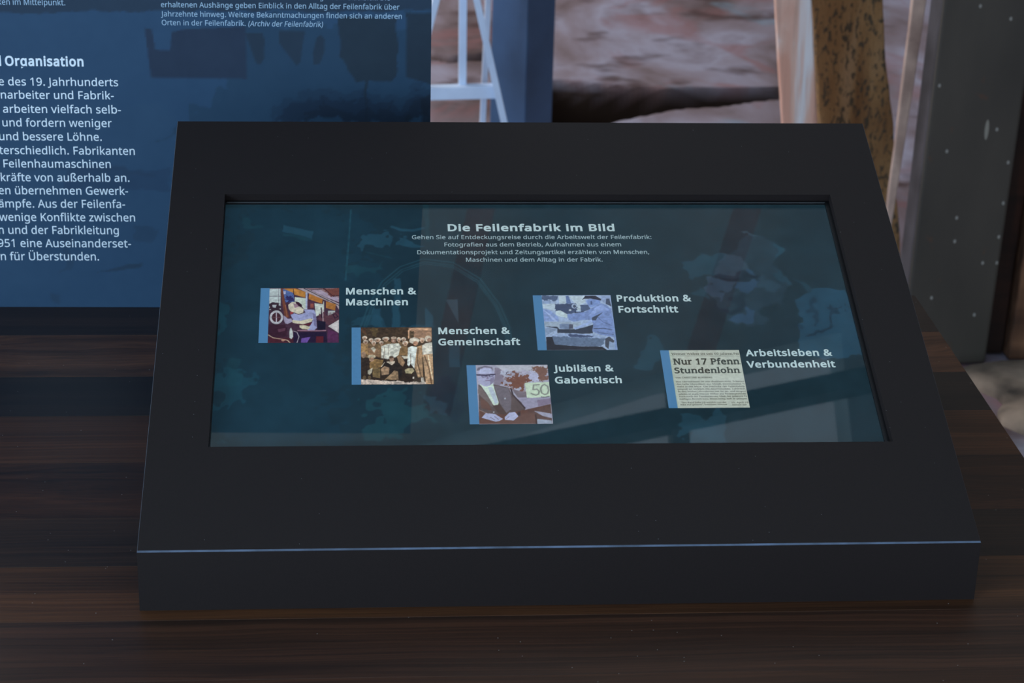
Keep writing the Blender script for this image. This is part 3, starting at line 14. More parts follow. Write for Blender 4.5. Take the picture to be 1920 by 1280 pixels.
SART = [["p",[27,54,66],0.5,0.05,[[-0.0015,1.0054],[0.2415,1.0057],[0.2309,0.5008],[0.1905,0.0209],[-0.0019,0.0247]]],["p",[38,72,86],0.8,0.004,[[0.0928,0.8989],[0.1403,0.8662],[0.1405,0.8361],[0.0923,0.8732]]],["p",[30,60,68],0.9,0.004,[[0.0949,0.8662],[0.1423,0.8338],[0.1381,0.8223],[0.0951,0.8523]]],["p",[30,60,68],0.8,0.01,[[0.021,0.9271],[0.0557,0.9083],[0.0604,0.8849],[0.0258,0.9036]]],["l",[38,78,88],0.7,0.0022,[[0.2047,0.9674],[0.2013,0.8336],[0.1962,0.664]]],["l",[38,72,86],0.8,0.006,[[0.2712,0.8917],[0.2858,0.8776],[0.3056,0.8753],[0.3213,0.8846]]],["p",[38,72,86],0.7,0.02,[[0.2305,0.8567],[0.271,0.866],[0.2819,0.8334],[0.2729,0.792],[0.2534,0.8105],[0.232,0.8059]]],["p",[38,72,86],0.8,0.006,[[0.2837,0.8404],[0.3192,0.7965],[0.3003,0.7897],[0.2816,0.8058]]],["p",[30,60,68],0.8,0.012,[[0.2046,0.731],[0.2317,0.7084],[0.2572,0.742],[0.24,0.686],[0.2105,0.675]]],["l",[30,60,68],0.8,0.002,[[0.2277,0.783],[0.2701,0.7556]]],["p",[30,60,68],0.8,0.003,[[0.3266,1.0058],[0.3345,1.0059],[0.3335,0.8333],[0.3247,0.8218]]],["p",[38,72,86],0.75,0.004,[[0.2368,0.5435],[0.2534,0.5477],[0.2538,0.4751],[0.2365,0.4752]]],["p",[38,72,86],0.8,0.002,[[0.2711,0.6747],[0.2821,0.6746],[0.2817,0.4705],[0.2694,0.4707]]],["p",[38,72,86],0.8,0,[[0.3199,0.5536],[0.3318,0.5169],[0.3311,0.4743],[0.3188,0.4744]]],["p",[58,80,90],0.7,0,[[0.3529,0.5816],[0.3714,0.5836],[0.371,0.4866]]],["p",[38,72,86],0.6,0.01,[[0.2128,0.5009],[0.2524,0.5219],[0.2678,0.4834],[0.3311,0.4743],[0.331,0.4658],[0.2127,0.467]]],["p",[38,72,86],0.5,0,[[0.3545,0.4046],[0.3709,0.4044],[0.369,0.3157],[0.3528,0.3159]]],["p",[32,72,78],0.55,0.03,[[0.2475,0.2488],[0.3004,0.26],[0.3036,0.0852],[0.2418,0.0845]]],["p",[30,60,68],0.8,0.006,[[0.0196,0.3529],[0.0374,0.3466],[0.0377,0.2559],[0.0196,0.2522]]],["p",[30,72,84],0.6,0.01,[[-0.0042,0.5671],[0.0084,0.5562],[0.0139,0.4606],[-0.0029,0.4191]]],["p",[32,74,86],0.45,0.02,[[-0.0013,0.2965],[0.0424,0.2959],[0.0335,0.1576],[0.0002,0.1776]]],["p",[22,40,52],0.6,0.01,[[0.3275,0.2516],[0.3588,0.2915],[0.3723,0.1715],[0.3552,0.1132],[0.3286,0.1722]]],["p",[38,72,86],0.5,0.01,[[0.3173,0.2118],[0.3445,0.1719],[0.34,0.1426],[0.3163,0.143]]],["p",[48,70,84],0.38,0.012,[[0.7971,0.7627],[0.8242,0.805],[0.8481,0.8532],[0.8755,0.8424],[0.8926,0.8048],[0.9014,0.7412],[0.8974,0.6477],[0.8748,0.5664],[0.8532,0.5165],[0.8337,0.4919],[0.8071,0.4725],[0.787,0.4874],[0.7738,0.5471],[0.7754,0.5975],[0.783,0.6484],[0.7926,0.6999]]],["p",[26,44,56],0.5,0.012,[[0.8017,0.6895],[0.8406,0.7049],[0.8636,0.6944],[0.8536,0.6685],[0.8326,0.6532],[0.8007,0.6483]]],["p",[38,72,86],0.62,0.012,[[0.7386,0.7524],[0.7516,0.7392],[0.7645,0.7523],[0.7773,0.7654],[0.7991,0.7627],[0.7903,0.6689],[0.774,0.6613],[0.7579,0.6562],[0.7451,0.7002]]],["p",[60,80,94],0.55,0.01,[[0.7971,0.7627],[0.8411,0.7625],[0.845,0.7101],[0.8306,0.679],[0.8054,0.6585],[0.7911,0.6792]]],["p",[58,78,96],0.55,0.012,[[0.7814,0.6535],[0.8302,0.6481],[0.8102,0.6175],[0.7973,0.6024],[0.7791,0.5672],[0.7788,0.6177]]],["p",[50,78,104],0.6,0.012,[[0.8302,0.6481],[0.8536,0.6685],[0.8543,0.6274],[0.8389,0.5818],[0.8173,0.6073]]],["p",[46,72,86],0.62,0.012,[[0.858,0.6737],[0.8751,0.6891],[0.8758,0.6375],[0.8601,0.6019],[0.8543,0.6274]]],["p",[22,40,52],0.55,0.012,[[0.7903,0.6689],[0.8112,0.6843],[0.8362,0.6997],[0.8394,0.6893],[0.8632,0.6892],[0.833,0.6583],[0.8007,0.6483]]],["p",[50,84,110],0.55,0.012,[[0.839,0.7101],[0.8549,0.71],[0.8533,0.6892],[0.8398,0.6945]]],["p",[22,40,52],0.6,0.012,[[0.7696,0.5422],[0.7966,0.5394],[0.8259,0.5668],[0.8326,0.5517],[0.8069,0.5219],[0.7872,0.5171],[0.7728,0.5322]]],["p",[50,78,104],0.6,0.012,[[0.7907,0.5121],[0.8163,0.5169],[0.8326,0.5517],[0.8388,0.5441],[0.8244,0.4969],[0.802,0.4824],[0.7892,0.4923]]],["p",[22,40,52],0.4,0.012,[[0.7947,0.567],[0.8107,0.5719],[0.8224,0.5971],[0.8338,0.5667],[0.8053,0.5519]]],["p",[38,72,86],0.55,0.012,[[0.7523,0.6027],[0.7737,0.628],[0.7793,0.5974],[0.7674,0.5672],[0.7603,0.5774]]],["p",[38,72,86],0.7,0.012,[[0.8859,0.8209],[0.8976,0.8155],[0.9023,0.7517],[0.8974,0.7412],[0.8913,0.7888]]],["p",[60,86,98],0.6,0.012,[[0.8384,0.8857],[0.8497,0.8748],[0.8654,0.8424],[0.8485,0.8586]]],["p",[38,72,86],0.6,0.012,[[0.8896,0.7203],[0.8998,0.6994],[0.8965,0.6374],[0.8858,0.6272],[0.8917,0.6735]]],["p",[38,72,86],0.5,0.012,[[0.908,0.6786],[0.9201,0.6578],[0.9312,0.6269],[0.9165,0.6168]]],["p",[36,70,88],0.85,0.008,[[0.9003,0.5662],[0.9151,0.6015],[0.9329,0.6243],[0.967,0.6292],[0.9945,0.606],[1.0003,0.5452],[1.0007,0.4705],[1.0001,0.349],[0.8892,0.3504],[0.9059,0.4962]]],["p",[22,40,52],0.6,0.02,[[0.9644,0.5809],[0.99,0.5807],[0.9793,0.5304],[0.9544,0.5156],[0.9341,0.4222],[0.9182,0.4175],[0.9466,0.5157]]],["p",[22,40,52],0.45,0.02,[[0.9102,0.546],[0.9334,0.5862],[0.9232,0.5159],[0.9052,0.4666]]],["p",[38,72,86],0.6,0.015,[[0.7084,0.1422],[0.7521,0.1553],[0.7642,0.0248],[0.699,0.0242]]],["p",[40,80,96],0.4,0.02,[[0.6498,0.4117],[0.6852,0.3799],[0.6738,0.3281],[0.6276,0.3082]]],["l",[44,82,92],0.55,0.0025,[[0.2176,0.4627],[0.2311,0.5544],[0.2533,0.657],[0.2825,0.7194],[0.3203,0.7531],[0.3678,0.737],[0.4087,0.6694],[0.4377,0.5592],[0.4493,0.4731],[0.4516,0.414]]],["l",[44,82,92],0.5,0.0025,[[0.2231,0.4633],[0.236,0.5507],[0.2572,0.6486],[0.2851,0.708],[0.3212,0.7401],[0.3665,0.7248],[0.4055,0.6604],[0.4332,0.5553],[0.4443,0.4731],[0.4465,0.4167]]],["l",[44,82,92],0.45,0.0025,[[0.2267,0.4636],[0.2393,0.5483],[0.2599,0.643],[0.2869,0.7005],[0.3218,0.7315],[0.3656,0.7167],[0.4034,0.6544],[0.4303,0.5527],[0.441,0.4732],[0.4432,0.4185]]],["e",[60,120,120],0.5,0,[[0.00302,0.04152],[0.00378,0.0415],[0.00306,0.04001]]],["e",[60,120,120],0.5,0,[[0.00505,0.05468],[0.00582,0.05466],[0.00509,0.05316]]],["e",[60,120,120],0.5,0,[[0.00754,0.05085],[0.00831,0.05084],[0.00758,0.04934]]],["e",[60,120,120],0.5,0,[[0.01002,0.04703],[0.01079,0.04702],[0.01006,0.04552]]],["e",[60,120,120],0.5,0,[[0.0125,0.04322],[0.01326,0.0432],[0.01253,0.04171]]],["e",[60,120,120],0.5,0,[[0.01455,0.05638],[0.01532,0.05637],[0.01459,0.05487]]],["e",[60,120,120],0.5,0,[[0.01703,0.05256],[0.0178,0.05254],[0.01707,0.05105]]],["e",[60,120,120],0.5,0,[[0.01951,0.04873],[0.02028,0.04872],[0.01954,0.04722]]],["e",[60,120,120],0.5,0,[[0.02198,0.04492],[0.02275,0.0449],[0.02202,0.04341]]],["e",[60,120,120],0.5,0,[[0.02446,0.0411],[0.02522,0.04108],[0.02449,0.03959]]],["e",[60,120,130],0.4,0,[[0.98414,0.08247],[0.98495,0.08246],[0.98398,0.08091]]],["e",[60,120,130],0.4,0,[[0.9912,0.04929],[0.992,0.04928],[0.99104,0.04775]]],["e",[60,120,130],0.4,0,[[0.98375,0.063],[0.98456,0.06299],[0.98359,0.06145]]],["e",[60,120,130],0.4,0,[[0.99565,0.07641],[0.99645,0.07639],[0.99548,0.07485]]],["e",[60,120,130],0.4,0,[[0.98336,0.04364],[0.98417,0.04362],[0.9832,0.04209]]],["e",[60,120,130],0.4,0,[[0.99523,0.05697],[0.99603,0.05695],[0.99506,0.05542]]],["e",[60,120,130],0.4,0,[[0.98778,0.07071],[0.98858,0.07069],[0.98762,0.06915]]],["e",[60,120,130],0.4,0,[[0.99481,0.03762],[0.99561,0.03761],[0.99465,0.03608]]],["e",[60,120,130],0.4,0,[[0.98738,0.0513],[0.98818,0.05128],[0.98722,0.04975]]],["e",[60,120,130],0.4,0,[[0.99926,0.06466],[1.00007,0.06464],[0.9991,0.06311]]]]
BOARD = {"yaw":-0.013962634015954637,"y0":0.61312,"lean":-0.01484,"xr":0.23737}
BTEXT = [["Organisation",-0.17472,0.25359,0.07516,0.00907,1,0],["d",-0.18594,0.25347,0.00739,0.00905,1,0],["e des 19. Jahrhunderts",-0.18229,0.2336,0.11493,0.00786,0.3,0],["narbeiter und Fabrik-",-0.18119,0.22023,0.10902,0.0079,0.3,0],["arbeiten vielfach selb-",-0.18014,0.20588,0.11413,0.00795,0.3,0],["und fordern weniger",-0.18165,0.19192,0.10611,0.00799,0.3,0],["und bessere Löhne.",-0.18577,0.17774,0.09962,0.00803,0.3,0],["terschiedlich. Fabrikanten",-0.1868,0.16336,0.13229,0.00809,0.3,0],["Feilenhaumaschinen",-0.18363,0.14957,0.1049,0.00812,0.3,0],["kräfte von außerhalb an.",-0.18725,0.13525,0.12617,0.00817,0.3,0],["en übernehmen Gewerk-",-0.19033,0.12149,0.12728,0.00822,0.3,0],["ämpfe. Aus der Feilenfa-",-0.19134,0.10753,0.12472,0.00826,0.3,0],["wenige Konflikte zwischen",-0.19184,0.09324,0.13432,0.00831,0.3,0],["n und der Fabrikleitung",-0.19337,0.07952,0.11902,0.00834,0.3,0],["951 eine Auseinanderset-",-0.19491,0.06536,0.1321,0.00839,0.3,0],["n für Überstunden.",-0.19329,0.05119,0.09781,0.00843,0.3,0],["ken im Mittelpunkt.",-0.17701,0.31351,0.06336,0.00574,0.2,0],["gen. Ein Glücksfall: Die",0.12976,0.32195,0.06727,0.00504,0.2,0],["erhaltenen Aushänge geben Einblick in den Alltag der Feilenfabrik über",-0.02264,0.31281,0.22897,0.00516,0.2,0],["Jahrzehnte hinweg. Weitere Bekanntmachungen finden sich an anderen",-0.02302,0.30371,0.23171,0.00518,0.2,0],["Orten in der Feilenfabrik.",-0.0226,0.29512,0.08034,0.00517,0.2,0],["(Archiv der Feilenfabrik)",0.06041,0.29493,0.07214,0.00519,0.2,1]]
BART = [["p",[44,74,100],0.5,0.03,[[-0.3874,0.2101],[-0.0123,0.2132],[-0.0234,-0.0744],[-0.4191,-0.0744]]],["p",[34,50,66],0.75,0.004,[[-0.3534,0.5146],[0.2803,0.5252],[0.2844,0.3115],[-0.0492,0.3089],[-0.1255,0.3055],[-0.3769,0.3044]]],["p",[30,58,78],0.55,0.02,[[0.055,0.2995],[0.2431,0.3015],[0.2444,0.1821],[-0.0292,0.1802],[0.0354,0.2407]]],["p",[35,51,72],1,0,[[-0.0393,0.2922],[-0.0322,0.2907],[-0.03,0.2706],[-0.0157,0.2697],[-0.0134,0.2883],[-0.0016,0.291],[0.058,0.2943],[0.0577,0.242],[-0.0353,0.2427]]],["p",[33,50,66],0.85,0,[[0.0573,0.2877],[0.074,0.2878],[0.0758,0.2812],[0.0747,0.2625],[0.0707,0.2561],[0.0669,0.2584]]],["p",[33,50,66],0.85,0,[[0.0895,0.2907],[0.1152,0.2909],[0.1125,0.2776],[0.1103,0.2602],[0.1067,0.2555],[0.1031,0.2601],[0.0893,0.2787]]],["p",[33,50,66],0.85,0,[[0.1261,0.2844],[0.1307,0.2868],[0.1342,0.2818],[0.1337,0.2711],[0.129,0.2577],[0.1225,0.257],[0.122,0.2683]]],["p",[31,47,60],0.9,0.003,[[0.1476,0.3045],[0.2036,0.3051],[0.2045,0.2476],[0.1993,0.2421],[0.1758,0.2419],[0.1746,0.1996],[0.173,0.1996],[0.1732,0.2419],[0.1653,0.2405],[0.1576,0.2526],[0.1537,0.2619],[0.1486,0.2646]]],["p",[30,46,60],0.9,0,[[0.2127,0.3091],[0.2385,0.3094],[0.2386,0.2377],[0.2281,0.241],[0.2136,0.245]]],["p",[20,38,58],0.25,0.02,[[0.0896,0.229],[0.2386,0.233],[0.2389,0.2015],[0.0786,0.2002]]],["p",[18,34,54],0.45,0.02,[[0.1025,0.2196],[0.2387,0.2234],[0.239,0.1987],[0.089,0.1976]]],["p",[16,30,46],0.4,0.02,[[0.1232,0.2102],[0.2388,0.2138],[0.239,0.1987],[0.1152,0.1978]]],["p",[16,28,42],0.6,0,[[0.2282,0.2233],[0.2387,0.2289],[0.239,0.1987],[0.2284,0.1986]]],["p",[18,34,48],0.7,0,[[0.2125,0.204],[0.2165,0.2082],[0.2205,0.2013],[0.2125,0.2006]]],["p",[36,60,86],0.55,0.006,[[-0.1196,0.1474],[-0.02,0.148],[-0.022,0.1256],[-0.1261,0.1267]]],["p",[38,66,92],0.8,0,[[-0.1201,0.1396],[-0.0204,0.138],[-0.0205,0.1357],[-0.1202,0.1374]]],["e",[33,54,74],0.35,0.01,[[-0.0498,0.0806],[-0.0381,0.0807],[-0.0505,0.0668]]],["p",[36,58,78],0.8,0.003,[[-0.0994,0.0377],[-0.0669,0.0466],[-0.0518,0.0489],[-0.0531,0.0443],[-0.0725,0.0413]]],["p",[36,58,78],0.35,0.01,[[-0.1336,0.0899],[-0.122,0.09],[-0.1259,0.0411],[-0.1324,0.0394]]],["p",[38,60,80],0.5,0.008,[[-0.1456,0.016],[-0.1349,0.0149],[-0.1378,0.0031],[-0.1452,0.0055]]],["p",[36,56,76],0.25,0.01,[[-0.1868,0.157],[-0.0307,0.1435],[-0.0309,0.1401],[-0.1872,0.1503]]]]
MEMB = {"panel":[1.2077,1.2461,1.3757,1.429],"flange":[1.1647,1.2424,1.2077,1.2461],"strut":[1.2161,1.2723,1.2218,1.363],"timber":[1.1706,0.8131,1.3317,0.9162],"plank":[1.0675,0.7158,1.1368,0.8008]}
LAD = {"railR":[[0.4357,0.4669],[0.5037,0.1822]],"vert":[[0.4059,0.4595],[0.4077,0.2597]],"bar":[[0.3004,0.2446],[0.4806,0.253]],"thin":[[0.4654,0.322],[0.4612,0.1488]],"railL":[[0.3441,0.4735],[0.3303,0.4171]]}
POST = [[0.5791,0.3958],[0.577,0.0918]]
PIT = [[0.6789,4.2545],[0.833,4.2245],[1.0086,4.1951],[1.1685,4.1655],[1.3582,4.1793],[1.3472,4.0839],[1.1756,4.0298],[1.0207,3.967],[0.9123,3.9062],[0.7892,3.818],[0.7246,3.7286],[0.6285,3.7277]]
CRACK = [[0.3085,4.6529],[0.3867,4.5456],[0.436,4.4993],[0.5217,4.5129],[0.5717,4.5677],[0.5605,4.5138],[0.5188,4.4601],[0.4338,4.4467],[0.3849,4.4923],[0.3071,4.5919]]
